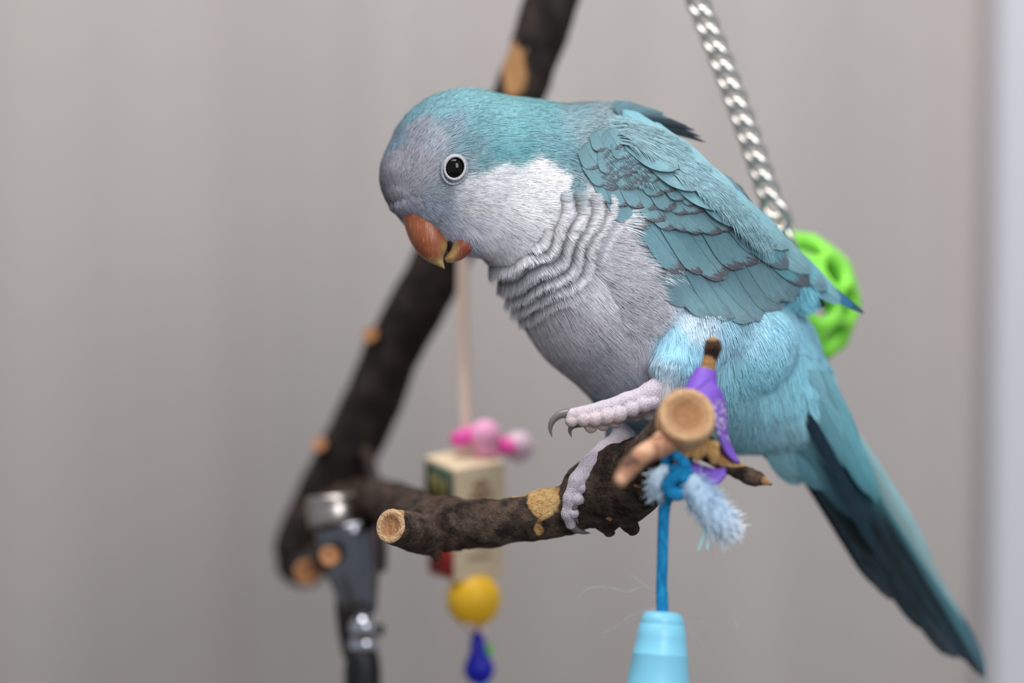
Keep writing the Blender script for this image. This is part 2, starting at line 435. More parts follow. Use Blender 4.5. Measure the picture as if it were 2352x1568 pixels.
ANCH = [
 (1080,205,112,190,200),(1160,235,105,186,196),(1010,240,110,182,196),(1240,260,96,176,187),(1100,285,100,172,184),(1180,325,92,178,190),
 (1150,355,80,168,180),(1080,325,108,162,178),(1250,320,98,168,180),(1305,370,98,155,170),(1325,430,104,152,166),(1110,372,104,166,178),(1200,348,84,172,184),(1265,345,96,165,178),(1075,375,140,172,184),
 (1320,258,122,170,184),(1385,238,138,170,182),(1365,300,132,164,175),(1440,250,135,172,186),(1500,300,130,175,190),
 (960,300,150,156,172),(900,322,126,156,182),(878,305,112,166,192),(940,262,102,172,192),(930,370,162,159,171),(980,372,165,166,180),(886,420,142,139,152),
 (940,436,166,164,177),(1000,325,156,166,182),(1015,440,150,162,176),(925,480,150,150,174),(1000,470,158,168,190),(905,455,120,116,128),(1040,300,128,162,180),
 (1068,452,206,210,220),(1120,418,230,228,234),(1235,388,238,236,241),(1285,420,236,234,240),(1200,470,238,236,241),(1100,520,208,208,222),(1150,560,220,218,226),
 (1060,560,172,174,194),(1300,500,232,230,235),(1345,440,205,208,214),(1150,400,226,226,232),
 (1095,432,226,226,232),(1100,475,226,225,232),(1135,535,222,221,228),(1180,430,234,232,238),(1400,500,220,218,224),(1350,650,208,206,212),(1200,690,190,188,194),(1300,750,186,183,190),(1450,690,212,210,217),(1300,860,165,165,174),(1390,840,160,160,170),(1120,650,165,163,170),
 (1465,800,172,170,178),(1478,850,160,160,170),(1462,890,140,146,158),(1440,760,190,188,195),(1440,940,125,150,165),(1370,950,135,150,162),  # belly greys carry the shade of the underside in their colour
 (1540,790,150,202,224),(1520,872,214,213,220),(1600,730,176,196,210),(1600,830,152,202,222),(1500,740,212,212,221),(1522,835,185,215,230),
 (1700,750,165,212,230),(1800,770,155,210,228),(1860,760,142,198,216),(1750,870,134,194,210),(1850,880,138,198,214),(1700,960,122,172,188),(1905,950,146,196,211),(1800,1000,134,180,194),(1640,930,128,184,200),
 (1500,450,95,145,160),(1600,550,95,145,160),(1700,600,100,155,170),(1650,430,110,165,182),(1760,560,110,175,192),(1830,650,110,175,192)]
ANCH = np.array(ANCH, float); AC = lin(ANCH[:, 2:])
lowb = smooth01(480, 640, ANCH[:, 1])
AC = AC+((AC@np.array([.25, .55, .2]))[:, None]-AC)*(.30-.26*lowb)[:, None]; crown = smooth01(455, 380, ANCH[:, 1])*(ANCH[:, 4] > ANCH[:, 2]*1.25)
AC = AC*(1.12+.33*lowb-.14*crown)[:, None]; AC = AC*np.minimum(1, .95/AC.max(1))[:, None]
def pcol(q):
    d2 = (q[:, None, 0]-ANCH[None, :, 0])**2+(q[:, None, 1]-ANCH[None, :, 1])**2+60
    wt = d2**-3.0; wt /= wt.sum(1, keepdims=True); return wt@AC
FLOW = [(920,440,.0,-1),(885,400,.12,-1),(880,330,.35,-.95),(930,270,.75,-.7),(1010,225,.95,-.35),(1100,200,1,-.05),(1200,240,1,.15),(1300,250,1,.1),(1400,250,1,.2),(1500,300,.9,.45),
 (960,340,.55,-.85),(980,400,.8,-.6),(1050,290,.9,-.4),(1150,300,1,-.1),(1100,350,1,-.15),(1250,340,1,.2),(1320,380,.8,.5),(960,430,.75,-.5),(1010,450,1,.1),(930,475,-.2,.9),(960,470,.4,.8),(1000,475,.7,.6),(1090,390,1,.05),
 (1080,440,1,.12),(1150,430,1,.1),(1250,420,1,.1),(1100,490,.9,.35),(1060,540,.35,.93),(1100,570,.5,.85),(1200,500,.95,.25),(1200,580,.8,.6),(1300,450,1,.05),(1300,550,.93,.35),
 (1380,480,1,.05),(1420,560,.95,.3),(1480,620,.85,.5),(1350,660,.7,.7),(1450,700,.75,.65),(1150,660,.75,.65),(1250,720,.55,.83),(1300,830,.6,.8),(1400,830,.7,.72),(1400,930,.4,.9),(1520,720,.6,.8),
 (1540,800,-.05,1),(1520,870,-.15,1),(1620,760,.1,1),(1600,840,-.1,1),(1700,760,.45,.9),(1800,780,.5,.87),(1870,780,.5,.87),(1750,880,.4,.9),(1860,900,.45,.9),(1700,980,.2,1),(1800,980,.5,.86),(1900,960,.5,.86)]
FLOW = np.array(FLOW, float)
def flow(q):
    d2 = (q[:, None, 0]-FLOW[None, :, 0])**2+(q[:, None, 1]-FLOW[None, :, 1])**2+200
    wt = d2**-2.0; wt /= wt.sum(1, keepdims=True); f = wt@nrm(FLOW[:, 2:]); return nrm(np.c_[f, np.zeros(len(f))])

# feet (fine grid) joined into the same body mesh
def toe(pts, pads=()):
    r = chain_p(pts, 1.0, 8)
    for p in pads: r.append((p, (p[0]+.5, p[1], p[2], p[3]), 1.0, 2))
    return r
fp = []
fp += toe([(1548, 862, 130, 30), (1520, 892, 158, 30), (1496, 905, 166, 30)])
fp += toe([(1500, 903, 168, 24), (1440, 922, 182, 21), (1385, 939, 190, 18), (1312, 953, 196, 15)],
          [(1312, 966, 198, 15), (1340, 963, 200, 17), (1367, 962, 202, 18), (1393, 957, 204, 19), (1420, 952, 200, 20), (1450, 940, 194, 19), (1478, 930, 190, 19), (1500, 925, 184, 18)])
fp += toe([(1470, 932, 160, 24), (1410, 956, 168, 19), (1352, 974, 172, 14)], [(1357, 980, 178, 15), (1385, 975, 180, 15), (1412, 968, 182, 15)])
fp += toe([(1530, 925, 150, 24), (1490, 943, 140, 20), (1452, 946, 134, 16)], [(1462, 954, 140, 14), (1490, 954, 146, 14)])
fp += toe([(1436, 985, -40, 28), (1424, 1012, 40, 25), (1392, 1036, 100, 25), (1358, 1066, 138, 24), (1328, 1104, 144, 21), (1312, 1145, 140, 18), (1305, 1180, 132, 15), (1311, 1204, 114, 12)],
          [(1376, 1066, 140, 15), (1352, 1094, 148, 15), (1338, 1120, 150, 14), (1327, 1146, 150, 14), (1318, 1178, 142, 12)])
fp += toe([(1400, 1045, 60, 22), (1372, 1082, 108, 20), (1350, 1118, 130, 18), (1338, 1145, 132, 14)], [(1352, 1122, 138, 14)])
FLO, FHI, FST = (1270, 850, -90), (1585, 1240, 240), 3.0
FF, (fx, fy, fd) = field(fp, FLO, FHI, FST)
FV, FFa = surface_nets(FF, FLO, FST)
# the parrot root
base = P([(1430, 1040, 0)])[0]
parrot = thing('parrot', 'blue-grey parrot with white cheek and orange beak, one foot on the branch, one raised', 'parrot', base)
bc = np.where(True, pcol(BV)*np.array([.55, .55, .57])+.012, 0)
fcol = np.tile(lin((200, 190, 200)), (len(FV), 1))
warm = smooth01(925, 985, FV[:, 1])*(FV[:, 2] > 120)*(FV[:, 1] < 1010)
fcol = fcol*(1-warm[:, None]*.5)+lin((214, 184, 165))*warm[:, None]*.5
V_, F_ = join((BV, BF), (FV, FFa))
bodyo = mk('body', V_, F_, M_skin, parrot, col=np.vstack([np.c_[bc, np.ones(len(bc))], np.c_[fcol, np.zeros(len(fcol))]]))

# ------------------------------------------------------------------ contour plumage: fans of barbs
def inpoly(x, y, poly):
    r = np.zeros(len(x), bool); n = len(poly)
    for i in range(n):
        x0, y0 = poly[i]; x1, y1 = poly[(i+1) % n]
        c_ = ((y0 > y) != (y1 > y)) & (x < (x1-x0)*(y-y0)/(y1-y0+1e-9)+x0); r ^= c_
    return r
WING = [(1392, 345), (1450, 335), (1530, 330), (1560, 300), (1620, 345), (1720, 440), (1800, 545), (1880, 650), (1900, 700), (1840, 690), (1700, 720), (1590, 655), (1520, 600), (1450, 510), (1405, 440)]
tri = np.vstack([BF[:, [0, 1, 2]], BF[:, [0, 2, 3]]])
A_, B_, C_ = BV[tri[:, 0]], BV[tri[:, 1]], BV[tri[:, 2]]
ar = np.linalg.norm(np.cross(B_-A_, C_-A_), axis=1)*.5
NS = 230000
ti = rng.choice(len(tri), NS, p=ar/ar.sum()); r1 = np.sqrt(rng.random(NS)); r2 = rng.random(NS)
S = A_[ti]*(1-r1)[:, None]+B_[ti]*(r1*(1-r2))[:, None]+C_[ti]*(r1*r2)[:, None]
near = S[:, 2] > -60
rr, fw = fold_w(S[:, 0], S[:, 1], S[:, 2]); phr = fold_phase(S[:, 0], S[:, 1], rr); ph = np.mod(phr, 1)
face = np.hypot((S[:, 0]-930)/1.0, S[:, 1]-450)
headw = smooth01(1420, 1300, S[:, 0])*smooth01(640, 560, S[:, 1])
spac = 10.0-2.2*headw-1.6*smooth01(160, 60, face)
spac = np.where(fw > .35, 4.0, spac); spac = np.where(near, spac, 22)
EYE = (1044.0, 385.0)
keep = ~(inpoly(S[:, 0], S[:, 1], WING) & (S[:, 2] > 20))
keep &= ~((np.hypot((S[:, 0]-EYE[0])*1.08, S[:, 1]-EYE[1]-3) < 35) & (S[:, 2] > 0))
keep &= ~((fw > .35) & (ph > .17))
keep &= ~((S[:, 0] > 935) & (S[:, 0] < 1012) & (S[:, 1] > 496))
keep &= ~((S[:, 1] > 895) & (S[:, 0] > 1480) & (S[:, 0] < 1560) & (S[:, 2] > 90))
idx = np.where(keep)[0]
grid = {}; sel = []
CS = 12.0
for i in idx:
    q = S[i]; s = spac[i]; k = (int(q[0]//CS), int(q[1]//CS), int(q[2]//CS)); ok = True; R_ = int(s//CS)+1
    for a in range(k[0]-R_, k[0]+R_+1):
        for b in range(k[1]-R_, k[1]+R_+1):
            for c in range(k[2]-R_, k[2]+R_+1):
                for j in grid.get((a, b, c), ()):
                    dd = S[j]-q
                    if dd[0]*dd[0]+dd[1]*dd[1]+dd[2]*dd[2] < s*s: ok = False; break
                if not ok: break
            if not ok: break
        if not ok: break
    if ok: grid.setdefault(k, []).append(i); sel.append(i)
sel = np.array(sel)
def combs(p, n_, t_, L, W, NB, lift, col, root_tone, hw=.8, curve=260.0, spread=.16, arc=.14, jit=.05, mark=None, sink=0.0):
    """small contour feathers, each a comb of nearly parallel barbs lying on the surface"""
    Np = len(p); b_ = np.cross(n_, t_); x = np.linspace(-1, 1, NB)
    V = np.zeros((Np, NB, 7, 3), np.float32); Cc = np.ones((Np, NB, 7, 4), np.float32)
    endl = L[:, None]*(1-arc*x[None, :]**2)*rng.uniform(1-1.6*jit, 1+jit, (Np, NB)); skew = rng.normal(0, .07, (Np, 1))
    w0 = W[:, None]*x[None, :]*.85+rng.normal(0, .5, (Np, NB)); w1 = w0+endl*(spread*x[None, :]+skew+rng.normal(0, .03, (Np, NB)))
    bright = rng.uniform(.84, 1.12, (Np, NB))*np.where(rng.random((Np, NB)) < .08, .62, 1.0)  # random tones and dim barbs imitate shadows between the strands
    rn = rng.normal(0, .45, (Np, NB)); vi = 0
    for k, tau in enumerate((0.0, .4, .75, 1.0)):
        l = endl*tau; ww = w0+(w1-w0)*tau*tau
        z = .6+lift[:, None]*l-l*l/(2*np.reshape(curve, (-1, 1)))-.012*ww*ww/np.maximum(W[:, None]/12, 1)+rn*tau*1.6-sink*(1-tau)**3
        c0 = p[:, None, :]+t_[:, None, :]*l[..., None]+b_[:, None, :]*ww[..., None]+n_[:, None, :]*z[..., None]
        dl = endl; dw = 2*(w1-w0)*max(tau, .1); nn_ = np.sqrt(dl*dl+dw*dw)+1e-6
        side = (-t_[:, None, :]*dw[..., None]+b_[:, None, :]*dl[..., None])/nn_[..., None]
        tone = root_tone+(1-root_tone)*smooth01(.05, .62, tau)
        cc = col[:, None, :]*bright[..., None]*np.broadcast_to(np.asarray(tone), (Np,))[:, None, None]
        if mark is not None and k >= 2: cc = cc+(lin((96, 92, 100))-cc)*mark[:, None, None]
        h = (1.0, .95, .72, 0)[k]*hw
        if k < 3:
            V[:, :, vi] = c0-side*h; V[:, :, vi+1] = c0+side*h; Cc[:, :, vi, :3] = cc; Cc[:, :, vi+1, :3] = cc; vi += 2
        else:
            V[:, :, vi] = c0; Cc[:, :, vi, :3] = cc
    o7 = (np.arange(Np*NB)*7)[:, None]
    return V.reshape(-1, 3), [np.vstack([o7+np.array([[0, 1, 3, 2]]), o7+np.array([[2, 3, 5, 4]])]), o7+np.array([[4, 5, 6]])], Cc.reshape(-1, 4)
p = S[sel]; n_ = grad(p); t_ = flow(p); fwS, faceS, headS, nearS = fw[sel], face[sel], headw[sel], near[sel]
rad = nrm(np.c_[p[:, 0]-FC[0], p[:, 1]-FC[1], np.zeros(len(p))])
isf = fwS > .35
t_ = np.where(isf[:, None], nrm(t_*.35+rad), t_)
t_ = nrm(t_+rng.normal(0, .045, t_.shape)); t_ = nrm(t_-n_*np.sum(t_*n_, 1, keepdims=True))
Lf = 44-17*headS-9*smooth01(150, 50, faceS)
fringe = (p[:, 0] > 1395) & (p[:, 0] < 1540) & (p[:, 1] > 440) & (p[:, 1] < 650) & (p[:, 2] > 40); Lf = np.where(fringe, 80, Lf)
jaw = (p[:, 0] > 1030) & (p[:, 0] < 1130) & (p[:, 1] > 515) & (p[:, 1] < 600) & (p[:, 2] > 0); Lf = np.where(jaw, 40, Lf)
Lf = Lf+20*smooth01(800, 960, p[:, 1])
Lf = Lf*rng.uniform(.85, 1.15, len(Lf)); Lf = np.where(isf, PER*1.25, Lf); Lf = np.where(nearS, Lf, 46)
eyed = np.hypot(p[:, 0]-EYE[0], p[:, 1]-EYE[1]); toward = ((EYE[0]-p[:, 0])*t_[:, 0]+(EYE[1]-p[:, 1])*t_[:, 1] > 0)
Lf = np.where((eyed < 75) & toward & nearS, np.minimum(Lf, np.maximum(eyed-32, 6)), Lf)
Wf = np.where(isf, 8.0, 12-3.5*headS); Wf = np.where(nearS, Wf, 20)
lift = np.where(isf, .20*smooth01(.0, .5, n_[:, 2]), .13)+rng.uniform(-.012, .03, len(p))*np.where(isf, .3, 1)
colr = pcol(p+t_*10)*rng.uniform(.95, 1.06, (len(p), 1))
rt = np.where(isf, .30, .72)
NBf = 11
Wf = np.where((faceS < 75) & nearS, 6.0, Wf); curve_ = np.where(faceS < 75, 75.0, 260.0)
lift = lift+np.where((p[:, 0] < 985) & (p[:, 1] < 330), .10, 0)*rng.random(len(p))
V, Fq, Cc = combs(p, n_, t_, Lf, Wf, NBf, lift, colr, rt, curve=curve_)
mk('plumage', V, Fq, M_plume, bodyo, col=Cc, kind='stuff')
print('plumage feathers', len(p), 'barbs', len(p)*NBf)

# ------------------------------------------------------------------ vane feathers
NU, NV = 11, 22
UU, VV = np.meshgrid(np.linspace(-1, 1, NU), np.linspace(0, 1, NV))
def wprof(v, tip=.3, root=.12):
    a = np.clip(v/root, 0, 1)**.6*.75+.25*np.clip(v/.6, 0, 1)
    b = np.sqrt(np.clip(1-(np.clip(v-(1-tip), 0, 1)/tip)**2, 0, 1))
    return np.maximum(a*b, .02)
GRIDF = ringfaces(NV, NU, closed=False)
UVG = np.stack([(UU+1)/2, VV], -1).reshape(-1, 2)
def vane(name, parent, root, tip, W, c0, c1, band=0.0, bend=0.0, camber=.22, arch=0.0, tilt=0.0, tipr=.3, nvec=(0, 0, 1), surf=None, off=(0, 0), asym=0.0, jag=0.0, dark=None):
    root, tip = np.array(root, float), np.array(tip, float)
    t = tip-root; n = np.array(nvec, float); n = nrm(n); side = nrm(np.cross(n, nrm(t))); n = nrm(np.cross(nrm(t), side))
    wv = wprof(VV, tipr)*W
    ctr = root+t*VV[..., None]+side*(bend*4*VV*(1-VV))[..., None]
    X = ctr+side*((UU+asym)*wv)[..., None]
    if jag: X = X+nrm(t)*(jag*vnoise(np.stack([UU*3.1+root[0], VV*0+root[1], UU*0], -1).reshape(-1, 3)).reshape(UU.shape)*VV**4)[..., None]
    z = arch*4*VV*(1-VV)-camber*UU**2*wv+tilt*UU*np.minimum(wv, W)/W
    if surf is not None:
        X[..., 2] = surf(X[..., 0], X[..., 1])+(off[0]+(off[1]-off[0])*VV)*offk(X[..., 0], X[..., 1])+z
    else: X = X+n*z[..., None]
    cl = lin(c0)+(lin(c1)-lin(c0))*VV[..., None]; cl = cl*rng.uniform(.94, 1.06)
    if dark is not None: cl = cl+(lin(dark)-cl)*(smooth01(-.1, .35, UU)*smooth01(.1, .4, VV))[..., None]
    cl = np.concatenate([cl, np.full(cl.shape[:2]+(1,), band)], -1)
    return mk(name, X.reshape(-1, 3), GRIDF, M_vane, parent, col=cl.reshape(-1, 4), uv=UVG)
# wing surface: quadratic fit of the body front in the wing region
ii, jj = np.meshgrid(np.arange(DM.shape[0]), np.arange(DM.shape[1]), indexing='ij')
wx, wy = (LO[0]+ii*STEP).ravel(), (LO[1]+jj*STEP).ravel(); dv = DM.ravel()
ok = inpoly(wx, wy, WING) & ~np.isnan(dv); wx, wy, dv = wx[ok], wy[ok], dv[ok]
nxm = lambda x, y: ((x-1600)/200, (y-520)/200)
def basis(x, y):
    a, b = nxm(x, y); return np.stack([np.ones_like(a), a, b, a*a, a*b, b*b, a**3, a*a*b, a*b*b, b**3], -1)
wgt = np.where(dv > 40, 1, .3)
cf = np.linalg.lstsq(basis(wx, wy)*wgt[:, None], dv*wgt, rcond=None)[0]
def blur(A, k):
    w = np.exp(-.5*(np.arange(-2*k, 2*k+1)/k)**2)
    for ax in (0, 1): A = np.apply_along_axis(lambda m: np.convolve(m, w, 'same'), ax, A)
    return A
okm = ~np.isnan(DM); DB_ = blur(np.where(okm, DM, 0), 3)/np.maximum(blur(okm.astype(float), 3), 1e-3)
def dsmooth(x, y):
    a = np.clip((x-LO[0])/STEP, 0, DM.shape[0]-1.01); b = np.clip((y-LO[1])/STEP, 0, DM.shape[1]-1.01)
    i0, j0 = a.astype(int), b.astype(int); fa_, fb_ = a-i0, b-j0
    return DB_[i0, j0]*(1-fa_)*(1-fb_)+DB_[i0+1, j0]*fa_*(1-fb_)+DB_[i0, j0+1]*(1-fa_)*fb_+DB_[i0+1, j0+1]*fa_*fb_
FL0, FL1 = np.array([1380.0, 330.0]), np.array([1565.0, 665.0]); fln = nrm(np.array([FL1[1]-FL0[1], FL0[0]-FL1[0]]))
def fdist(x, y): return (x-FL0[0])*fln[0]+(y-FL0[1])*fln[1]
def wsurf(x, y):
    x, y = np.asarray(x, float), np.asarray(y, float)
    s = np.maximum(basis(x, y)@cf, -70); w = smooth01(150, 40, fdist(x, y))
    return s*(1-w)+dsmooth(x, y)*w+2
def offk(x, y): return .30+.70*smooth01(0, 110, fdist(x, y))
mid = (dv > 60) & (fdist(wx, wy) > 60)
res = np.percentile((dv-wsurf(wx, wy))[mid], 96)
print('wing fit residual', res)
off0 = float(np.clip(res, 0, 16))+3
wing = mk('wing', *ball((1560, 500, wsurf(np.array(1560.), np.array(500.))-34), 100, sc=(1.0, .75, .25)), M_skin, parrot, col=np.tile(np.r_[lin((70, 105, 118)), 1], (28*16, 1)))
T1, T2 = (112, 150, 160), (126, 166, 176)
def wrow(name, tips, L, W, base_off, h, band, c0, c1, d0=(.52, .85), d1=(.66, .75), tipr=.35, tilt=5):
    n = len(tips)
    for i, (x, y) in enumerate(tips[::-1]):
        x += rng.uniform(-7, 7); y += rng.uniform(-9, 9)
        f = 1-i/max(n-1, 1); d = nrm(np.array(d0)*(1-f)+np.array(d1)*f); a = rng.normal(0, .09)
        d = np.array([d[0]*math.cos(a)-d[1]*math.sin(a), d[0]*math.sin(a)+d[1]*math.cos(a)])
        l = L*rng.uniform(.95, 1.05)
        vane(name, wing, (x-d[0]*l, y-d[1]*l, 0), (x, y, 0), W*rng.uniform(.95, 1.2), c0, c1, band=band, bend=rng.uniform(-2, 6), camber=.05, tilt=tilt*rng.uniform(.3, 1), tipr=tipr, surf=wsurf, off=(off0+base_off, off0+base_off+h), jag=3)
wrow('flight_feather', [(1560, 660), (1600, 690), (1645, 718), (1690, 738), (1730, 738), (1768, 730), (1798, 716), (1824, 700), (1852, 680)], 215, 36, 0, 8, .22, (92, 132, 144), (122, 158, 168), d0=(.66, .75), d1=(.60, .80), tipr=.22)
wrow('greater_covert', [(1490, 590), (1530, 642), (1575, 628), (1620, 630), (1665, 632), (1705, 622), (1740, 605), (1768, 580)], 165, 34, 4, 8, .95, (100, 142, 154), (124, 164, 174), tipr=.3)
wrow('wing_covert', [(1455, 508), (1488, 516), (1522, 514), (1556, 524), (1592, 534), (1627, 534), (1662, 532), (1697, 528), (1726, 518)], 115, 30, 8, 7, .95, T1, T2)
wrow('wing_covert', [(1418, 462), (1448, 472), (1482, 472), (1514, 472), (1548, 478), (1582, 482), (1617, 482), (1650, 484), (1684, 478)], 98, 28, 11, 6, .95, T1, T2)
wrow('wing_covert', [(1396, 425), (1426, 434), (1457, 430), (1491, 431), (1524, 438), (1555, 442), (1584, 456), (1612, 462)], 80, 26, 14, 6, .95, T1, T2)
wrow('wing_covert', [(1383, 386), (1410, 394), (1441, 388), (1472, 386), (1502, 394), (1528, 412)], 66, 23, 16, 5, .9, T1, T2)
wrow('wing_covert', [(1388, 352), (1416, 346), (1447, 350), (1478, 364)], 52, 21, 18, 5, .9, T1, T2)
# long back feathers lying over the wing
SC0, SC1 = (126, 166, 176), (146, 190, 200)
def longf(name, tip, L, W, d, o, c0=SC0, c1=SC1, band=.15, tipr=.6, bend=8, tilt=2, h=6):
    d = nrm(np.array(d, float))
    vane(name, wing, (tip[0]-d[0]*L, tip[1]-d[1]*L, 0), (tip[0], tip[1], 0), W, c0, c1, band=band, bend=bend, camber=.06, tilt=tilt, tipr=tipr, surf=wsurf, off=(off0+o-16, off0+o+h), jag=4)
longf('primary_feather', (1984, 719), 270, 13, (.78, .62), -14, (60, 140, 190), (48, 92, 118), tipr=.5)
longf('primary_feather', (1960, 706), 250, 15, (.78, .62), -10, (70, 150, 190), (40, 130, 190), tipr=.5)
longf('primary_feather', (1896, 704), 200, 20, (.8, .55), -8, (40, 60, 72), (30, 36, 44), tipr=.3)
longf('tertial_feather', (1934, 698), 270, 30, (.72, .70), 4, (112, 172, 188), (136, 192, 205), band=.2, tipr=.55)
longf('tertial_feather', (1898, 668), 250, 34, (.72, .70), 8, (112, 172, 188), (126, 186, 200), band=.5)
longf('tertial_feather', (1860, 660), 230, 32, (.64, .77), 12, (105, 162, 176), (112, 168, 180), band=.9)
longf('tertial_feather', (1812, 618), 210, 32, (.66, .75), 16, (108, 164, 178), (115, 170, 184), band=.7)
for tp, L, W, o in (((1862, 628), 200, 30, 18), ((1812, 572), 200, 32, 22), ((1785, 562), 190, 32, 26), ((1745, 508), 190, 32, 28), ((1722, 520), 170, 30, 32), ((1690, 446), 190, 30, 31), ((1668, 478), 170, 30, 34),
                    ((1632, 388), 180, 28, 34), ((1612, 432), 160, 30, 37), ((1572, 345), 170, 26, 36), ((1560, 388), 150, 28, 39)):
    f = (tp[0]-1470)/390
    longf('scapular_feather', tp, L, W, (.88-.17*f, .48+.22*f), o-4, SC0 if o % 2 else (126, 178, 192), SC1, band=.35 if o > 35 else .1)
# dark feathers of the far wing edge showing above the back
for k, (tp, L, W, dz, dark) in enumerate((((1616, 326), 230, 9, 0, 1), ((1604, 314), 220, 8, 4, 1), ((1590, 300), 205, 8, 8, 1), ((1574, 290), 190, 7, 12, .7), ((1556, 281), 170, 8, 16, .5), ((1538, 272), 150, 8, 22, .2), ((1520, 262), 130, 9, 28, 0), ((1500, 256), 110, 10, 33, .1), ((1470, 245), 90, 11, 38, 0), ((1440, 236), 80, 12, 42, 0))):
    fx = k/9; d = nrm(np.array([.93, .36-.1*fx]))
    a_, b_c = np.array((34, 39, 46)), np.array((120, 158, 170)); c_ = tuple(a_*dark+b_c*(1-dark))
    vane('far_wing_feather', wing, (1400+2*k, 288-3*k, 52), (tp[0], tp[1], -30+dz), W, c_, tuple(np.array(c_)*.9+14), bend=-14, camber=.2, arch=3, nvec=(.25, -.35, .9), tipr=.7, jag=10)
# soft barbs: small shoulder coverts and the loose lower edge of the back feathers
def on_wing(pts, t2, off):
    pts = np.asarray(pts, float); z = wsurf(pts[:, 0], pts[:, 1])+off*offk(pts[:, 0], pts[:, 1]); e = 4.0
    gx = (wsurf(pts[:, 0]+e, pts[:, 1])-wsurf(pts[:, 0]-e, pts[:, 1]))/(2*e); gy = (wsurf(pts[:, 0], pts[:, 1]+e)-wsurf(pts[:, 0], pts[:, 1]-e))/(2*e)
    n = nrm(np.c_[-gx, -gy, np.ones(len(pts))]); t = np.c_[np.asarray(t2, float), np.zeros(len(pts))]; t = nrm(t-n*np.sum(t*n, 1, keepdims=True))
    return np.c_[pts, z], n, t
sx = np.array([1395, 1440, 1500, 1560, 1610, 1660, 1710, 1750], float); sy = np.array([296, 318, 352, 392, 432, 474, 518, 545], float)
nS = 420; uu = rng.random(nS)**1.1*1.06-.06; px_ = 1395+uu*355; py_ = np.interp(px_, sx, sy)-6+rng.normal(0, 5, nS)-rng.random(nS)**1.5*np.where(uu < .4, 70, 40)
py_ = np.maximum(py_, np.interp(px_, [1370, 1440, 1500, 1600, 1700, 1760], [262, 268, 284, 350, 452, 530]))
tt = np.stack([.86-.1*uu, .52+.16*uu], 1)+rng.normal(0, .06, (nS, 2))+np.array([-.05, .12])
q, n2, t2 = on_wing(np.c_[px_, py_], tt, off0+8+36*smooth01(-.06, .10, uu)-10*uu)
V1, F1, C1 = combs(q, n2, t2, rng.uniform(46, 84, nS), rng.uniform(8, 14, nS), 14, np.full(nS, .0), (lin((140, 172, 182))*(1-uu[:, None])+lin((142, 182, 192))*uu[:, None])*np.where(rng.random((nS, 1)) < .08, .8, 1)*rng.uniform(.92, 1.08, (nS, 1)), .95, hw=.8, curve=500, spread=.22, sink=14)
nT = 150; px_ = 1378+rng.random(nT)*120; py_ = 318+rng.random(nT)*95; k_ = py_ > 318+(px_-1378)*.35; px_, py_ = px_[k_], py_[k_]; nT = len(px_)
q, n2, t2 = on_wing(np.c_[px_, py_], np.array([.62, .78])+rng.normal(0, .08, (nT, 2)), off0+22)
dk = np.where(rng.random((nT, 1)) < .3, .62, 1.0)
V2, F2, C2 = combs(q, n2, t2, rng.uniform(22, 34, nT), rng.uniform(8, 12, nT), 14, np.full(nT, .04), lin((124, 164, 174))*dk*rng.uniform(.9, 1.08, (nT, 1)), .85, hw=.75, sink=7, mark=np.where(rng.random(nT) < .6, .8, 0))
nF = 380; uf = rng.random(nF); q0 = FL0+(FL1-FL0)*(.42+.62*uf)[:, None]-fln*(rng.uniform(62, 150, nF)+12*np.sin(uf*9)*uf)[:, None]
q, n2, t2 = on_wing(q0, np.stack([.96-.1*uf, .22+.42*uf], 1)+rng.normal(0, .07, (nF, 2)), 22)
V3, F3, C3 = combs(q, n2, t2, rng.uniform(44, 84, nF), rng.uniform(7, 12, nF), 9, np.full(nF, .12), lin((206, 206, 213))*rng.uniform(.85, 1.1, (nF, 1)), .85, hw=.8, curve=400, spread=.26, arc=.3, sink=8)
mk('breast_fringe', V3, F3, M_plume, bodyo, col=C3, kind='stuff')
Vj, Fj = join((V1, F1), (V2, F2)); mk('loose_barbs', Vj, Fj, M_plume, wing, col=np.vstack([C1, C2]), kind='stuff')

# ------------------------------------------------------------------ tail
tail = mk('tail', *tube([(1800, 930, -140, 92), (1850, 1000, -165, 66), (1905, 1090, -200, 42), (1960, 1180, -235, 20)], n=18, ns=20, cap1='round'), M_skin, parrot, col=np.tile(np.r_[lin((84, 126, 140)), 1], (20*26, 1)))
DT, DT2 = (44, 82, 98), (52, 74, 84)
TU, TU2 = (100, 178, 190), (86, 160, 174)
tailspec = [  # root, tip, width, c0, c1
 ((1800, 1000, -190), (2030, 1350, -300), 30, (34, 60, 72), (42, 50, 56), (.3, .4, .85)),
 ((1830, 1010, -175), (2074, 1380, -290), 42, (42, 84, 100), (66, 84, 92), (.35, .35, .85)),
 ((1862, 1010, -160), (2140, 1450, -320), 40, (40, 84, 102), (52, 72, 82), (.35, .35, .85)),
 ((1882, 1010, -150), (2196, 1512, -345), 38, (40, 88, 106), (56, 78, 90), (.35, .3, .88)),
 ((1905, 1010, -140), (2222, 1520, -355), 28, (48, 100, 120), (60, 104, 124), (.35, .25, .9)),
 ((1925, 1000, -135), (2265, 1558, -375), 27, (84, 156, 168), (78, 116, 130), (.2, .2, .95)),
 ((1938, 980, -122), (2228, 1474, -348), 15, (190, 232, 236), (186, 224, 228), (-.2, .2, 1)),
 ((1932, 960, -112), (2140, 1316, -308), 22, (190, 234, 240), (182, 226, 230), (-.1, -.1, 1)),
]
vane('tail_feather', tail, (1840, 932, -40), (2015, 1270, -226), 17, (16, 40, 62), (28, 48, 58), bend=-4, camber=.1, nvec=(.2, .2, .95))  # dark vane drawn in for the shaded slit between the coverts
for a, b, W, c0, c1, nv in tailspec:
    vane('tail_feather', tail, a, b, W, c0, c1, band=.12, bend=-6, camber=.18, arch=4, nvec=nv, tipr=.22, dark=(20, 23, 27) if W > 24 else None)
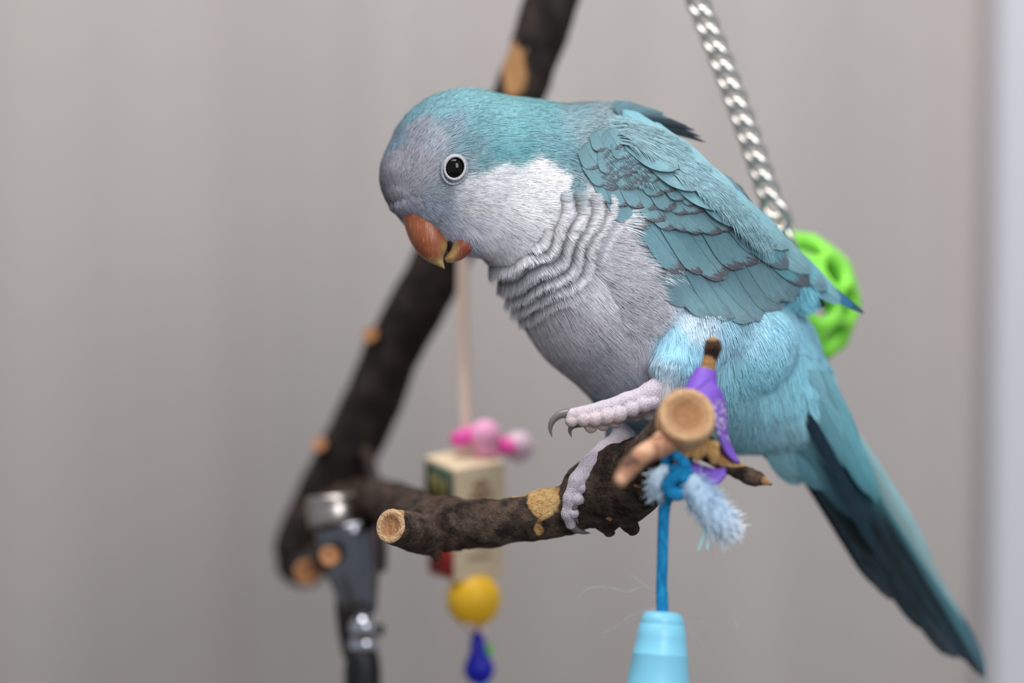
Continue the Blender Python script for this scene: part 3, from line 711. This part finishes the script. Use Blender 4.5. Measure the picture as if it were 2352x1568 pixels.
# coverts over the base of the tail
cov = [((1770, 930), (1838, 1108), 50, -60, (138, 188, 200), (124, 172, 186)), ((1745, 920), (1812, 1072), 46, -52, (136, 184, 196), (128, 176, 190)), ((1800, 920), (1892, 1120), 46, -66, (120, 172, 188), (96, 150, 166)),
       ((1840, 900), (1930, 1075), 38, -45, (140, 194, 208), (124, 184, 198)), ((1865, 880), (1975, 1085), 36, -40, (138, 194, 208), (112, 182, 196)), ((1888, 880), (2012, 1150), 28, -52, (130, 190, 204), (100, 176, 190)),
       ((1850, 850), (1925, 1000), 38, -22, (142, 198, 214), (134, 190, 204)), ((1885, 850), (1968, 1040), 28, -36, (140, 198, 212), (118, 186, 200))]
for (x0, y0), (x1, y1), W, dz, c0, c1 in cov:
    vane('tail_covert', tail, (x0, y0, dz-10), (x1, y1, dz-70-(y1-y0)*.18), W, c0, c1, band=.12, bend=3, camber=.25, arch=10, tipr=.45, nvec=(.1, .1, 1), jag=8)

# ------------------------------------------------------------------ face
def pairloft(pairs, hd, d, n=24, ns=28, sharp=1.0):
    q = catmull([(a[0], a[1], b[0], b[1], h, dd) for (a, b), h, dd in zip(pairs, hd, d)], n)
    th = np.arange(ns)/ns*2*math.pi; V = []
    for r in q:
        A, B = r[:2], r[2:4]; c = (A+B)/2; h = (A-B)/2
        cs, sn = np.cos(th), np.sin(th)
        xy = c+h*(np.sign(cs)*np.abs(cs)**sharp)[:, None]
        V.append(np.c_[xy, r[5]+r[4]*sn])
    return np.vstack(V), ringfaces(n, ns)
ub = [((918, 462), (1016, 455)), ((924, 494), (1022, 490)), ((932, 528), (1027, 520)), ((944, 558), (1031, 546)), ((960, 582), (1029, 566)), ((982, 600), (1021, 583)), ((1002, 609), (1018, 597)), ((1022, 618), (1021.5, 616.5))]
Vb, Fb = pairloft(ub, [44, 52, 52, 47, 39, 28, 16, 1], [34, 42, 50, 57, 61, 65, 66, 67])
tipk = np.clip(smooth01(1000, 1035, Vb[:, 0])*smooth01(535, 575, Vb[:, 1])+smooth01(585, 612, Vb[:, 1]), 0, 1)
cb = lin((148, 82, 50))*(1-tipk)[:, None]+lin((196, 176, 118))*tipk[:, None]
rosy = smooth01(990, 1022, Vb[:, 0])*smooth01(560, 520, Vb[:, 1]); cb = cb*(1-.45*rosy[:, None])+lin((136, 72, 58))*.45*rosy[:, None]
ubk = mk('upper_beak', Vb, Fb, M_beak, parrot, col=cb)
lb = [((1040, 520), (1098, 548)), ((1037, 545), (1092, 570)), ((1035, 562), (1076, 585)), ((1031, 577), (1058, 598)), ((1025, 587), (1040, 603)), ((1021, 594), (1026, 602))]
Vl, Fl = pairloft(lb, [40, 44, 40, 33, 24, 8], [48, 52, 56, 58, 60, 62])
lk = smooth01(1062, 1032, Vl[:, 0]); cl = lin((140, 72, 44))*(1-lk)[:, None]+lin((198, 170, 116))*lk[:, None]
mk('lower_beak', Vl, Fl, M_beak, parrot, col=cl)
mk('mouth_gap_shade', *ball((1036, 552, 56), 16, sc=(.9, 2.0, 1.6)), M_mouth, parrot)  # dark ellipsoid standing in for the shade inside the beak gap
de = front(*EYE)
eye = mk('eye', *ball((EYE[0], EYE[1], de-6), 27, sc=(.90, 1.03, .72)), M_eye, parrot)
def eyering(cx, cy, a, b, r, d, bump, seed, rot=.25):
    n, ns = 60, 10; th = np.arange(n)/n*2*math.pi; V = []
    for t in th:
        x, y = a*math.cos(t), b*math.sin(t); x, y = x*math.cos(rot)-y*math.sin(rot), x*math.sin(rot)+y*math.cos(rot)
        c = np.array([cx+x, cy+y, d]); o = nrm(np.array([x, y, 0.0])); rr_ = r*(1+bump*math.sin(t*23+seed)+.12*math.sin(t*2+seed))
        for k in range(ns):
            f = k/ns*2*math.pi; V.append(c+o*rr_*math.cos(f)+np.array([0, 0, 1.0])*rr_*.75*math.sin(f))
    V = np.array(V).reshape(n, ns, 3); V = np.concatenate([V, V[:1]]).reshape(-1, 3)
    return V, ringfaces(n+1, ns)
mk('eye_ring', *eyering(EYE[0]+1, EYE[1], 23.6, 26.8, 3.3, de+7, .14, 0), M_ring, eye)
mk('eye_ring', *eyering(EYE[0], EYE[1]+4, 28.5, 34.5, 2.6, de+3.5, .3, 2), M_lid, eye)
# claws
def claw(pts, par=parrot): mk('claw', *tube(pts, n=16, ns=12), M_claw, par)
claw([(1306, 948, 197, 11), (1284, 953, 198, 9.5), (1268, 968, 198, 7.5), (1264, 986, 197, 4.5), (1268, 1004, 196, .6)])
claw([(1338, 972, 174, 9), (1318, 976, 174, 8), (1309, 988, 173, 5), (1313, 1004, 172, .6)])
claw([(1311, 1200, 114, 9), (1322, 1215, 100, 8), (1340, 1222, 86, 5), (1356, 1224, 76, .8)])
claw([(1338, 1142, 134, 10), (1322, 1156, 146, 9), (1318, 1178, 142, 7), (1328, 1202, 130, 1)])

M_twig = mat('peeled_twig', rough=.7, spec=.25); g = G(M_twig)
nA = g.noise(g.coord(), 160, 3, .6); g.base(g.mix(g.range(nA, .38, .58), L4((206, 162, 132)), g.mix(g.range(nA, .56, .66), L4((158, 112, 88)), L4((70, 50, 42))))); g.bump(nA, .0006, .6)
# ------------------------------------------------------------------ forked branch perch
bp = thing('forked_branch', 'forked bark-covered branch, dark limb slanting behind the parrot and perch limb under its foot', 'branch', P([(720, 1290, -950)])[0])
def barkcol(V, blobs, end=None, pith=None):
    bare = np.zeros(len(V))
    for x, y, rx, ry, s in blobs: bare = np.maximum(bare, s*np.exp(-(((V[:, 0]-x)/rx)**2+((V[:, 1]-y)/ry)**2)))
    c = np.zeros((len(V), 4)); c[:, 0] = bare; c[:, 3] = 1
    return c
def limb(name, pts, n, ns, amp, freq, m, blobs=(), cap0='round', cap1='round', lump=0, seed=0., ends=0, endcol=1.0, pith=0.):
    V, F_ = tube(pts, n, ns, amp, freq, cap0, cap1, seed, lump)
    c = barkcol(V, blobs)
    if cap1 == 'cut' and ends:
        c[-8*ns:, 1] = endcol; c[-4*ns:, 2] = pith
    return mk(name, V, F_, m, bp, col=c)
limb('perch_limb', [(700, 1240, -950, 62), (770, 1185, -840, 58), (850, 1150, -680, 50), (930, 1170, -340, 54), (1000, 1202, -60, 62), (1075, 1204, 0, 58), (1150, 1198, 30, 52), (1235, 1182, 50, 55), (1310, 1166, 55, 58), (1362, 1138, 66, 84), (1420, 1112, 96, 98), (1465, 1092, 140, 86), (1505, 1062, 200, 74), (1545, 1012, 300, 66), (1572, 975, 380, 64)],
     170, 44, 5.5, .035, M_bark, [(1245, 1150, 55, 60, .95), (1185, 1135, 50, 14, .8), (1235, 1215, 22, 40, .7), (1480, 1130, 40, 20, .55), (1400, 1190, 16, 12, .7), (960, 1165, 60, 40, .25)], lump=5, cap1='flat')
# pale stump of the perch end, facing out
V, F_ = tube([(1563, 992, 340, 62), (1570, 975, 385, 66), (1575, 962, 420, 68), (1578, 954, 440, 66)], 26, 48, 1.6, .03, 'flat', 'cut')
c = np.zeros((len(V), 4)); c[:, 3] = 1; c[:, 1] = 1; c[-48*5:, 2] = .45; c[-48*3:, 2] = .8
mk('sawn_end', V, F_, M_bark, bp, col=c)
# splinters of torn wood under the sawn end
for i in range(9):
    x = 1555+i*10.5; l = rng.uniform(26, 52)
    V, F_ = tube([(x, 1022, 395, 15), (x+rng.uniform(-6, 6), 1022+l*.6, 398, 11), (x+rng.uniform(-10, 10), 1026+l, 395, 1.0)], 10, 8, 2.5, .1)
    c = np.zeros((len(V), 4)); c[:, 3] = 1; c[:, 0] = 1.2; mk('splinter', V, F_, M_bark, bp, col=c)
limb('twig', [(1602, 940, 330, 28), (1614, 890, 335, 22), (1625, 848, 335, 17), (1632, 818, 335, 17), (1637, 798, 335, 21), (1637, 788, 335, 18)], 30, 20, 1.5, .06, M_bark, [(1622, 845, 26, 30, 1.2), (1637, 776, 20, 9, .7)])
limb('twig', [(1610, 1020, 330, 32), (1655, 1056, 320, 23), (1690, 1078, 310, 19), (1725, 1096, 300, 20), (1746, 1100, 296, 15), (1770, 1111, 292, 4)], 36, 20, 2.5, .05, M_bark, [(1685, 1058, 50, 17, 1.1), (1762, 1102, 14, 12, 1.0), (1640, 1040, 30, 16, .8)])
limb('twig', [(1540, 1005, 400, 32), (1508, 1028, 450, 27), (1470, 1048, 510, 22), (1446, 1072, 540, 22), (1424, 1104, 560, 16)], 30, 20, 2, .05, M_twig, [])
limb('stub', [(985, 1228, 10, 48), (945, 1220, 60, 46), (915, 1212, 105, 42), (898, 1208, 130, 40)], 26, 26, 2.5, .05, M_bark, [(915, 1195, 18, 60, .9)], cap1='cut', ends=1, pith=.7)
limb('stub', [(1425, 1165, 105, 30), (1440, 1198, 112, 22), (1455, 1216, 118, 16)], 16, 16, 2, .06, M_bark)
limb('stub', [(1395, 1190, 80, 40), (1398, 1212, 80, 26), (1400, 1222, 80, 14)], 12, 16, 3, .06, M_bark)
limb('stub', [(1000, 1240, 10, 26), (1000, 1266, 14, 18), (1004, 1282, 16, 8)], 12, 14, 2, .06, M_bark)
# ragged bark lip under the perch end
limb('bark_lip', [(1452, 1098, 200, 12), (1475, 1122, 222, 20), (1500, 1142, 226, 20), (1525, 1148, 220, 10)], 20, 14, 4, .06, M_bark, [(1470, 1110, 26, 20, .6)])
# dark limb
limb('dark_limb', [(1440, -480, -440, 56), (1340, -200, -530, 58), (1300, -90, -560, 58), (1266, 10, -580, 60), (1205, 180, -620, 60), (1105, 415, -680, 62), (985, 650, -730, 64), (905, 805, -780, 68), (825, 985, -840, 70), (755, 1140, -900, 72), (704, 1262, -940, 74), (692, 1300, -945, 60)],
     150, 28, 3.5, .02, M_darkbark, [(1180, 160, 34, 75, 1.0), (1210, 110, 20, 40, .6)], lump=4)
def knot(a, b, r0, r1): limb('knot', [a+(r0,), tuple((np.array(a)+np.array(b))/2)+((r0+r1)/2,), b+(r1,)], 12, 18, 1, .05, M_darkbark, cap1='cut', ends=1, endcol=.9)
knot((875, 790, -770), (850, 768, -700), 30, 19); knot((755, 1040, -850), (733, 1020, -790), 26, 17)
knot((700, 1300, -900), (706, 1314, -640), 38, 31); knot((722, 1285, -860), (757, 1277, -470), 34, 24)
limb('twig', [(838, 1030, -800, 14), (856, 1085, -700, 13), (868, 1150, -660, 17)], 20, 14, 1.5, .05, M_darkbark)
limb('stub', [(862, 1190, -660, 22), (872, 1270, -600, 18), (876, 1305, -580, 12)], 14, 14, 2, .05, M_darkbark)

# ------------------------------------------------------------------ clamp stand
zc = -560
stand = thing('clamp_stand', 'chrome clamp on a black pole gripping the branch at its fork', 'stand', np.array([P([(833, 1500, zc)])[0][0], P([(833, 1500, zc)])[0][1], 0.0]))
top, bot = (762, 1120, zc), (778, 1210, zc)
V, F_ = lathe((760, 1136, zc), (768, 1206, zc), [(0, 1), (0, 30), (.0, 52), (.04, 57), (.12, 59), (.3, 59), (.34, 57), (.38, 59), (.9, 59), (1, 55), (1, 1)], 40); mk('clamp_knob', V, F_, M_steel, stand)
V, F_ = lathe((792, 1200, zc), (830, 1418, zc), [(0, 1), (.0, 56), (.02, 66), (.06, 71), (.14, 72), (.3, 68), (.5, 63), (.6, 58), (.8, 46), (.95, 38), (1, 26), (1, 1)], 40)
V[:, 2] = zc+(V[:, 2]-zc)*.75; mk('clamp_body', V, F_, M_chrome_dim, stand)
mk('clamp_arm', *tube([(790, 1330, zc-30, 18), (790, 1390, zc-30, 20), (800, 1450, zc-20, 24), (815, 1500, zc-10, 28)], 20, 16), M_black, stand)
mk('pivot_ball', *ball((834, 1442, zc+20), 34), M_chrome, stand)
mk('pivot_collar', *lathe((834, 1462, zc), (834, 1496, zc), [(0, 1), (0, 30), (.2, 36), (.8, 38), (1, 34), (1, 1)]), M_chrome, stand)
mk('pivot_screw', *lathe((850, 1446, zc), (882, 1446, zc), [(0, 1), (0, 14), (.8, 14), (1, 11), (1, 1)], 16), M_black, stand)
pb = P([(833, 1490, zc)])[0]; rp = 46*PXM
def zl(prof, x, y, ns=28):
    th = np.arange(ns)/ns*2*math.pi
    return np.vstack([np.c_[x+r*np.cos(th), y+r*np.sin(th), np.full(ns, z)] for z, r in prof]), ringfaces(len(prof), ns)
mk('pole', *zl([(pb[2], .0001), (pb[2], rp*.75), (pb[2]-.002, rp*.9), (pb[2]-.006, rp), (pb[2]-.03, rp*1.02), (.02, rp), (.02, .0001)], pb[0], pb[1]), M_black, stand, px=False)
mk('pole_base', *zl([(.0, .0001), (.0, .16), (.008, .16), (.016, .15), (.022, .03), (.022, .0001)], pb[0], pb[1]), M_black, stand, px=False)

# ------------------------------------------------------------------ purple strap
ps = thing('purple_strap', 'purple rubbery strap wound around the sawn branch end', 'strap', P([(1620, 1000, 360)])[0])
def ribbon(name, pts, wid, parent, m, thick=7, n=40, nw=7, alpha=None, cup=0.0):
    c = catmull([tuple(p_)+tuple(w__) for p_, w__ in zip(pts, wid)], n); C, W = c[:, :3], c[:, 3:]
    T = nrm(np.gradient(C, axis=0)); N = nrm(np.cross(T, W))
    s = np.linspace(-1, 1, nw); V = []
    for sg in (1, -1):
        V.append((C[:, None, :]+W[:, None, :]*s[None, :, None]+N[:, None, :]*(sg*thick/2+cup*(1-s**2))[None, :, None] if True else 0))
    A = V[0]; B = V[1][:, ::-1]
    R = np.concatenate([A, B], 1); ns = R.shape[1]; Vv = R.reshape(-1, 3)
    Fq = ringfaces(n, ns)
    cap0 = np.array([[i, i+1, ns-2-i, ns-1-i] for i in range(nw-1)]); cap1 = cap0[:, ::-1]+(n-1)*ns
    col = np.ones((len(Vv), 4)); col[:, 3] = 0
    if alpha is not None: col[:, 3] = np.repeat(alpha(np.linspace(0, 1, n)), ns)
    return mk(name, Vv, np.vstack([Fq, cap0, cap1]), m, parent, col=col)
Vs_, Fs_ = lathe((1604, 928, 345), (1622, 848, 336), [(0, 40), (0, 47), (.12, 46), (.45, 38), (.8, 29), (.97, 25), (1, 24), (1, 19), (.6, 26), (0, 40)], 36)
mk('strap_loop', Vs_, Fs_, M_purple, ps, col=np.tile([1, 1, 1, 0], (len(Vs_), 1)))
ribbon('strap_band', [(1610, 885, 384), (1636, 910, 384), (1652, 952, 372), (1660, 998, 352), (1676, 1038, 337), (1694, 1062, 330)], [(18, -16, -8), (20, -12, -12), (16, -4, -22), (11, 2, -24), (9, 0, -20), (4, 2, -12)], ps, M_purple, alpha=lambda t: smooth01(.2, .35, t)*smooth01(.75, .6, t))
ribbon('strap_tail', [(1530, 1050, 360), (1570, 1072, 362), (1605, 1090, 360), (1640, 1096, 352), (1668, 1082, 345)], [(0, 26, 8), (2, 26, 8), (4, 26, 4), (4, 20, 8), (0, 8, 8)], ps, M_purple, cup=4)

# ------------------------------------------------------------------ blue cord toy
ct = thing('cord_toy', 'blue cord knotted to the sawn branch end, with frayed tuft and pale blue plastic cone', 'bird toy', P([(1520, 1480, 320)])[0])
mk('cord', *tube([(1548, 1120, 350, 15), (1530, 1150, 348, 14), (1524, 1190, 340, 13.5), (1522, 1260, 330, 13), (1520, 1340, 325, 13), (1521, 1380, 322, 14), (1522, 1415, 322, 14)], 60, 16, .8, .1), M_cord, ct)
kn = mk('knot', *tube([(1530, 1085, 360, 15), (1560, 1080, 390, 17), (1582, 1096, 385, 17), (1576, 1122, 380, 17), (1552, 1134, 385, 17), (1534, 1118, 388, 16), (1548, 1096, 398, 16), (1572, 1098, 396, 15), (1580, 1112, 380, 14)], 60, 16, 1.0, .1), M_cord, ct)
mk('cord_loop', *tube([(1535, 1075, 350, 14), (1530, 1045, 380, 14), (1540, 1030, 395, 14), (1570, 1062, 398, 14), (1575, 1085, 385, 14)], 30, 14, .8, .1), M_cord, ct)
def fuzz(name, path, n, rad, length, parent, colf, wid=1.1, spread=1.0):
    c = catmull(path, 60); k = rng.integers(0, 59, n); C = c[k, :3]; R = c[k, 3]
    T = nrm(np.gradient(c[:, :3], axis=0))[k]
    dirr = rng.normal(0, 1, (n, 3)); dirr = nrm(dirr-T*np.sum(dirr*T, 1, keepdims=True))
    s0 = C+dirr*(R*rng.uniform(.3, 1.0, n))[:, None]
    gd = nrm(T*rng.uniform(.5, 1.3, n)[:, None]+dirr*.5*spread+rng.normal(0, .45*spread, (n, 3)))
    l = length*rng.uniform(.4, 1.2, n)[:, None]
    m1 = s0+gd*l*.5+rng.normal(0, 2.0, (n, 3)); e = s0+gd*l+rng.normal(0, 4.0, (n, 3))
    sd = nrm(np.cross(gd, rng.normal(0, 1, (n, 3))))*wid
    V = np.stack([s0-sd, s0+sd, m1-sd*.8, m1+sd*.8, e-sd*.4, e+sd*.4], 1).reshape(-1, 3); o6 = (np.arange(n)*6)[:, None]
    Fq = np.vstack([o6+np.array([[0, 1, 3, 2]]), o6+np.array([[2, 3, 5, 4]])])
    cc = np.repeat(colf(k/59.0), 6, 0)*np.repeat(rng.uniform(.85, 1.1, (n, 1)), 6, 0)
    return mk(name, V, Fq, M_fluff, parent, col=cc, kind='stuff')
tp_ = [(1585, 1105, 385, 24), (1610, 1140, 378, 32), (1640, 1180, 368, 32), (1662, 1205, 360, 30), (1678, 1226, 356, 16)]
tf = mk('frayed_tuft', *tube(tp_, 40, 20, 5, .06), M_fluff, ct, col=np.tile(lin((196, 220, 240)), (20*48, 1)))
mixc = lambda a, b: (lambda t: lin(a)*(1-t)[:, None]+lin(b)*t[:, None])
fuzz('fluff_strand', tp_, 4200, 1, 30, tf, mixc((186, 214, 240), (236, 244, 252)))
tf2 = mk('frayed_tuft', *tube([(1530, 1080, 372, 18), (1514, 1105, 370, 22), (1508, 1135, 362, 13)], 16, 14, 3, .06), M_fluff, ct, col=np.tile(lin((186, 205, 220)), (14*24, 1)))
fuzz('fluff_strand', [(1530, 1080, 372, 14), (1514, 1105, 370, 20), (1508, 1135, 362, 14)], 900, 1, 24, tf2, mixc((196, 212, 226), (186, 205, 222)))
for a in ([(1622, 1206, 366, 4.5), (1615, 1230, 364, 4), (1604, 1262, 362, 3)], [(1622, 1206, 366, 4), (1626, 1235, 364, 4), (1624, 1260, 364, 4)]):
    mk('thread', *tube(a, 14, 8), M_fluff, tf, col=np.tile(lin((186, 224, 232)), (22*8, 1)))
fib = []
for pth in ([(1322, 1380), (1350, 1352), (1395, 1348), (1440, 1358), (1480, 1348), (1518, 1372)], [(1380, 1455), (1420, 1436), (1450, 1412), (1490, 1400), (1516, 1395)], [(1640, 1290), (1660, 1330), (1672, 1370), (1680, 1402), (1694, 1440)],
            [(1444, 1315), (1470, 1335), (1500, 1356), (1519, 1380)], [(1570, 1436), (1600, 1428), (1632, 1434)], [(1574, 1445), (1600, 1460), (1616, 1484)], [(1640, 1290), (1628, 1240), (1624, 1215)], [(1524, 1390), (1540, 1330), (1562, 1270)]):
    fib.append(tube([(x, y, 322+rng.normal(0, 5), .5) for x, y in pth], 30, 5, .6, .2))
Vf, Ff = join(*fib); mk('loose_fibres', Vf, Ff, M_fluff, ct, col=np.tile(lin((172, 184, 190)), (len(Vf), 1)), kind='stuff')
ax0, ax1 = (1523, 1404, 318), (1503, 1700, 318)
V, F_ = lathe(ax0, ax1, [(.0, 12), (.0, 26), (.008, 38), (.03, 46), (.09, 52), (.10, 51), (.105, 53), (.2, 57.5), (.325, 63), (.33, 64.2), (.345, 64.2), (.35, 64), (.55, 72), (.8, 82), (1, 90), (1, 84), (.7, 70), (.3, 54), (.05, 20), (.04, 12)], 48)
mk('plastic_cone', V, F_, M_cone, ct)

# ------------------------------------------------------------------ hanging bead toy
DB = -560
bt = thing('bead_toy', 'string of wooden letter blocks and plastic beads hanging behind the perch', 'bird toy', P([(1095, 1568, DB)])[0])
mk('string', *tube([(1090, 428, -598, 13), (1066, 560, -600, 13), (1062, 700, -600, 14), (1066, 850, -590, 14), (1070, 985, DB, 14), (1078, 1100, DB, 12), (1085, 1420, DB, 10), (1092, 1460, DB, 9)], 80, 12), M_string, bt)
lp = [(1098+84*math.cos(a)*.88, 428+84*math.cos(a)*.46, -682+84*math.sin(a), 9) for a in np.linspace(0, 2*math.pi, 26)]
mk('string_loop', *tube(lp, 60, 10), M_string, bt)
def block(cx, cy, cz, s, yaw, pitch, painted, motif, seed):
    h = s/2
    R1 = np.array([[math.cos(yaw), 0, math.sin(yaw)], [0, 1, 0], [-math.sin(yaw), 0, math.cos(yaw)]])
    R2 = np.array([[1, 0, 0], [0, math.cos(pitch), math.sin(pitch)], [0, -math.sin(pitch), math.cos(pitch)]])
    R = R2@R1; tr_ = lambda q: np.asarray(q, float)@R.T+np.array([cx, cy, cz])
    b = 0.1*h; pts = []
    # rounded cube from a subdivided box pushed towards a superellipsoid
    n = 7; gsp = np.linspace(-1, 1, n); parts_ = []
    for ax in range(3):
        for sg in (-1, 1):
            A, B = np.meshgrid(gsp, gsp, indexing='ij'); q = np.zeros((n, n, 3)); q[..., ax] = sg; q[..., (ax+1) % 3] = A; q[..., (ax+2) % 3] = B
            q = q.reshape(-1, 3); inn = np.clip(q, -.9, .9); q = inn+.1*nrm(q-inn)
            f = ringfaces(n, n, closed=False); f = f if sg > 0 else f[:, ::-1]; parts_.append((q*h, f))
    Vc, Fc = join(*parts_)
    o = mk('wooden_block', tr_(Vc), Fc, M_bwood, bt)
    pm = M_bgreen if painted == 'green' else M_bred
    def plate(name, face, x0, x1, y0, y1, m, z=1.0, th=.02, tilt=0.):
        q = np.array([[x, y, z_] for z_ in (z, z+th) for x, y in ((x0, y0), (x1, y0), (x1+tilt, y1), (x0+tilt, y1))])*h
        f = np.array([[3, 2, 1, 0], [4, 5, 6, 7], [0, 1, 5, 4], [1, 2, 6, 5], [2, 3, 7, 6], [3, 0, 4, 7]])
        if face == 'left': q = np.c_[-q[:, 2], q[:, 1], q[:, 0]]
        mk(name, tr_(q), f, m, o, smooth=False)
    plate('painted_panel', 'left', -.86, .86, -.86, .86, pm)
    if motif:
        for x0, x1, tl in ((-.5, -.25, 0), (-.25, 0, .45), (.28, .52, 0)): plate('printed_letter', 'left', x0, x1, -.55, .6, M_bgold, z=1.02, tilt=tl if tl == 0 else .3)
        # brown printed tree-like picture
        for x0, x1, y0, y1 in ((-.06, .08, -.55, .75), (-.42, .46, -.1, .12), (-.55, .6, .3, .55), (-.28, .3, -.45, -.25), (-.65, .68, .7, .82)): plate('printed_picture', 'front', x0, x1, y0, y1, M_bprint)
    else:
        for x0, x1, y0, y1 in ((-.5, .4, .1, .2), (-.2, .5, -.3, -.2)): plate('printed_picture', 'front', x0, x1, y0, y1, M_bprint)
    return o
YAW = math.radians(32)
block(1067, 1118, DB, 138, YAW, math.radians(17), 'green', True, 1)
block(1070, 1259, DB-6, 130, YAW-.05, math.radians(10), 'red', False, 2)
def bead(name, c, r, m, sc=(1, 1, 1)): return mk(name, *ball(c, r, sc=sc), m, bt)
def pony(c, r, m, ax=(0, 1, 0)):
    a = np.array(c)-np.array(ax)*r*.62; b = np.array(c)+np.array(ax)*r*.62
    return mk('pony_bead', *lathe(a, b, [(0, r*.4), (0, r*.62), (.06, r*.82), (.25, r*.97), (.5, r), (.75, r*.97), (.94, r*.82), (1, r*.62), (1, r*.4), (.5, r*.36), (0, r*.4)], 28), m, bt)
pony((1064, 1004, DB+10), 30, M_pink, (.3, .95, 0)); bead('round_bead', (1114, 1000, DB+14), 37, M_lpink)
pony((1118, 1032, DB+6), 30, M_lpink, (0, 1, .2)); pony((1160, 1024, DB+6), 22, M_pink, (.8, .3, .3)); bead('round_bead', (1190, 1026, DB-14), 36, M_cpink)
bead('pink_thread_bead', (1176, 1028, DB+24), 13, M_pink)
yb = mk('wooden_ball', *ball((1088, 1376, DB+12), 63), M_yellow, bt)
bead('small_bead', (1078, 1430, DB+22), 17, M_wbead); bead('small_bead', (1110, 1448, DB), 13, M_wbead)
mk('blue_bead', *lathe((1096, 1450, DB), (1102, 1572, DB), [(0, 4), (.02, 14), (.2, 17), (.4, 20), (.55, 30), (.7, 36), (.85, 32), (.97, 18), (1, 4)], 28), M_dblue, bt)
pony((1122, 1494, DB-6), 15, M_lgreen, (.8, .5, 0)); bead('round_bead', (1112, 1590, DB), 22, M_sky)

# ------------------------------------------------------------------ chain and green ball
ch = thing('chain', 'silver curb chain hanging down behind the parrot', 'chain', P([(1404, -540, -215)])[0])
def link_mesh(c, ax_, side_, A, B, Cz, r):
    n, ns = 30, 10; ph_ = np.arange(n)/n*2*math.pi; ax_ = nrm(np.array(ax_)); side_ = nrm(np.array(side_)); nz = np.cross(ax_, side_)
    C = np.array(c)+np.cos(ph_)[:, None]*A*ax_+np.sin(ph_)[:, None]*B*side_+np.sin(2*ph_)[:, None]*Cz*nz
    T = nrm(np.roll(C, -1, 0)-np.roll(C, 1, 0)); N = nrm(np.cross(T, nz)); Bn = np.cross(T, N); th = np.arange(ns)/ns*2*math.pi
    V = C[:, None, :]+r*(np.cos(th)[None, :, None]*N[:, None, :]+np.sin(th)[None, :, None]*Bn[:, None, :]); V = np.concatenate([V, V[:1]]).reshape(-1, 3)
    return V, ringfaces(n+1, ns)
a0, a1 = np.array([1404.0, -501.0, -215.0]), np.array([1772.0, 468.0, -270.0])
axd = nrm(a1-a0); tot = np.linalg.norm(a1-a0); nl_ = int(tot/44.5)
for i in range(nl_+1):
    s = i/nl_; cpt = a0+(a1-a0)*s; cpt[0] += 8*math.sin(math.pi*max(s-.36, 0)/.64)
    f = 1+.0*s
    sdv = np.array([math.cos(.30), -.18, math.sin(.62)])
    sdv = sdv-axd*(sdv@axd); axl = axd*.93+nrm(sdv)*.22
    mk('chain_link', *link_mesh(cpt, axl, sdv-axl*(sdv@axl), 33*f, 21*f, 7, 9.5*f), M_chain, ch)
mk('chain_link', *link_mesh((1782, 492, -268), (.5, .8, 0), (.75, -.45, .4), 40, 27, 3, 9), M_chain, ch)
mk('chain_link', *link_mesh((1808, 545, -290), (.35, .9, 0), (.3, -.1, .9), 42, 24, 3, 8), M_chain, ch)
# openwork ball
gc = np.array([1815.0, 692.0, -400.0])
gb = thing('openwork_ball', 'bright green openwork rubber ball hanging from the chain behind the wing', 'ball', P([gc+[0, 166, 0]])[0])
phi_ = (1+5**.5)/2; iv = []
for a in (-1, 1):
    for b in (-phi_, phi_): iv += [(0, a, b), (a, b, 0), (b, 0, a)]
iv = nrm(np.array(iv)); ed = []
for i in range(12):
    for j in range(i+1, 12):
        if iv[i]@iv[j] > .4: ed.append(nrm(iv[i]+iv[j]))
dirs = np.vstack([iv, np.array(ed)])
a = .35; Rm = np.array([[math.cos(a), -math.sin(a), 0], [math.sin(a), math.cos(a), 0], [0, 0, 1]])@np.array([[1, 0, 0], [0, math.cos(.5), -math.sin(.5)], [0, math.sin(.5), math.cos(.5)]]); dirs = dirs@Rm.T
g1 = np.arange(-185, 186, 7.0); X, Y, D = np.meshgrid(g1, g1, g1, indexing='ij'); R_ = np.sqrt(X*X+Y*Y+D*D)+1e-6
q = np.stack([X, Y, D], -1)/R_[..., None]; mx = np.full(X.shape, -1.0)
for dd in dirs: mx = np.maximum(mx, q@dd)
ang = np.arccos(np.clip(mx, -1, 1)); f1 = np.abs(R_-145)-20; f2 = (.185-ang)*R_
kk = 22.0; h = np.maximum(kk-np.abs(f1-f2), 0)/kk; FG = np.maximum(f1, f2)+h*h*kk*.25
Vg, Fg = surface_nets(FG, (-185, -185, -185), 7.0); mk('ball_shell', Vg+gc, Fg, M_green, gb)
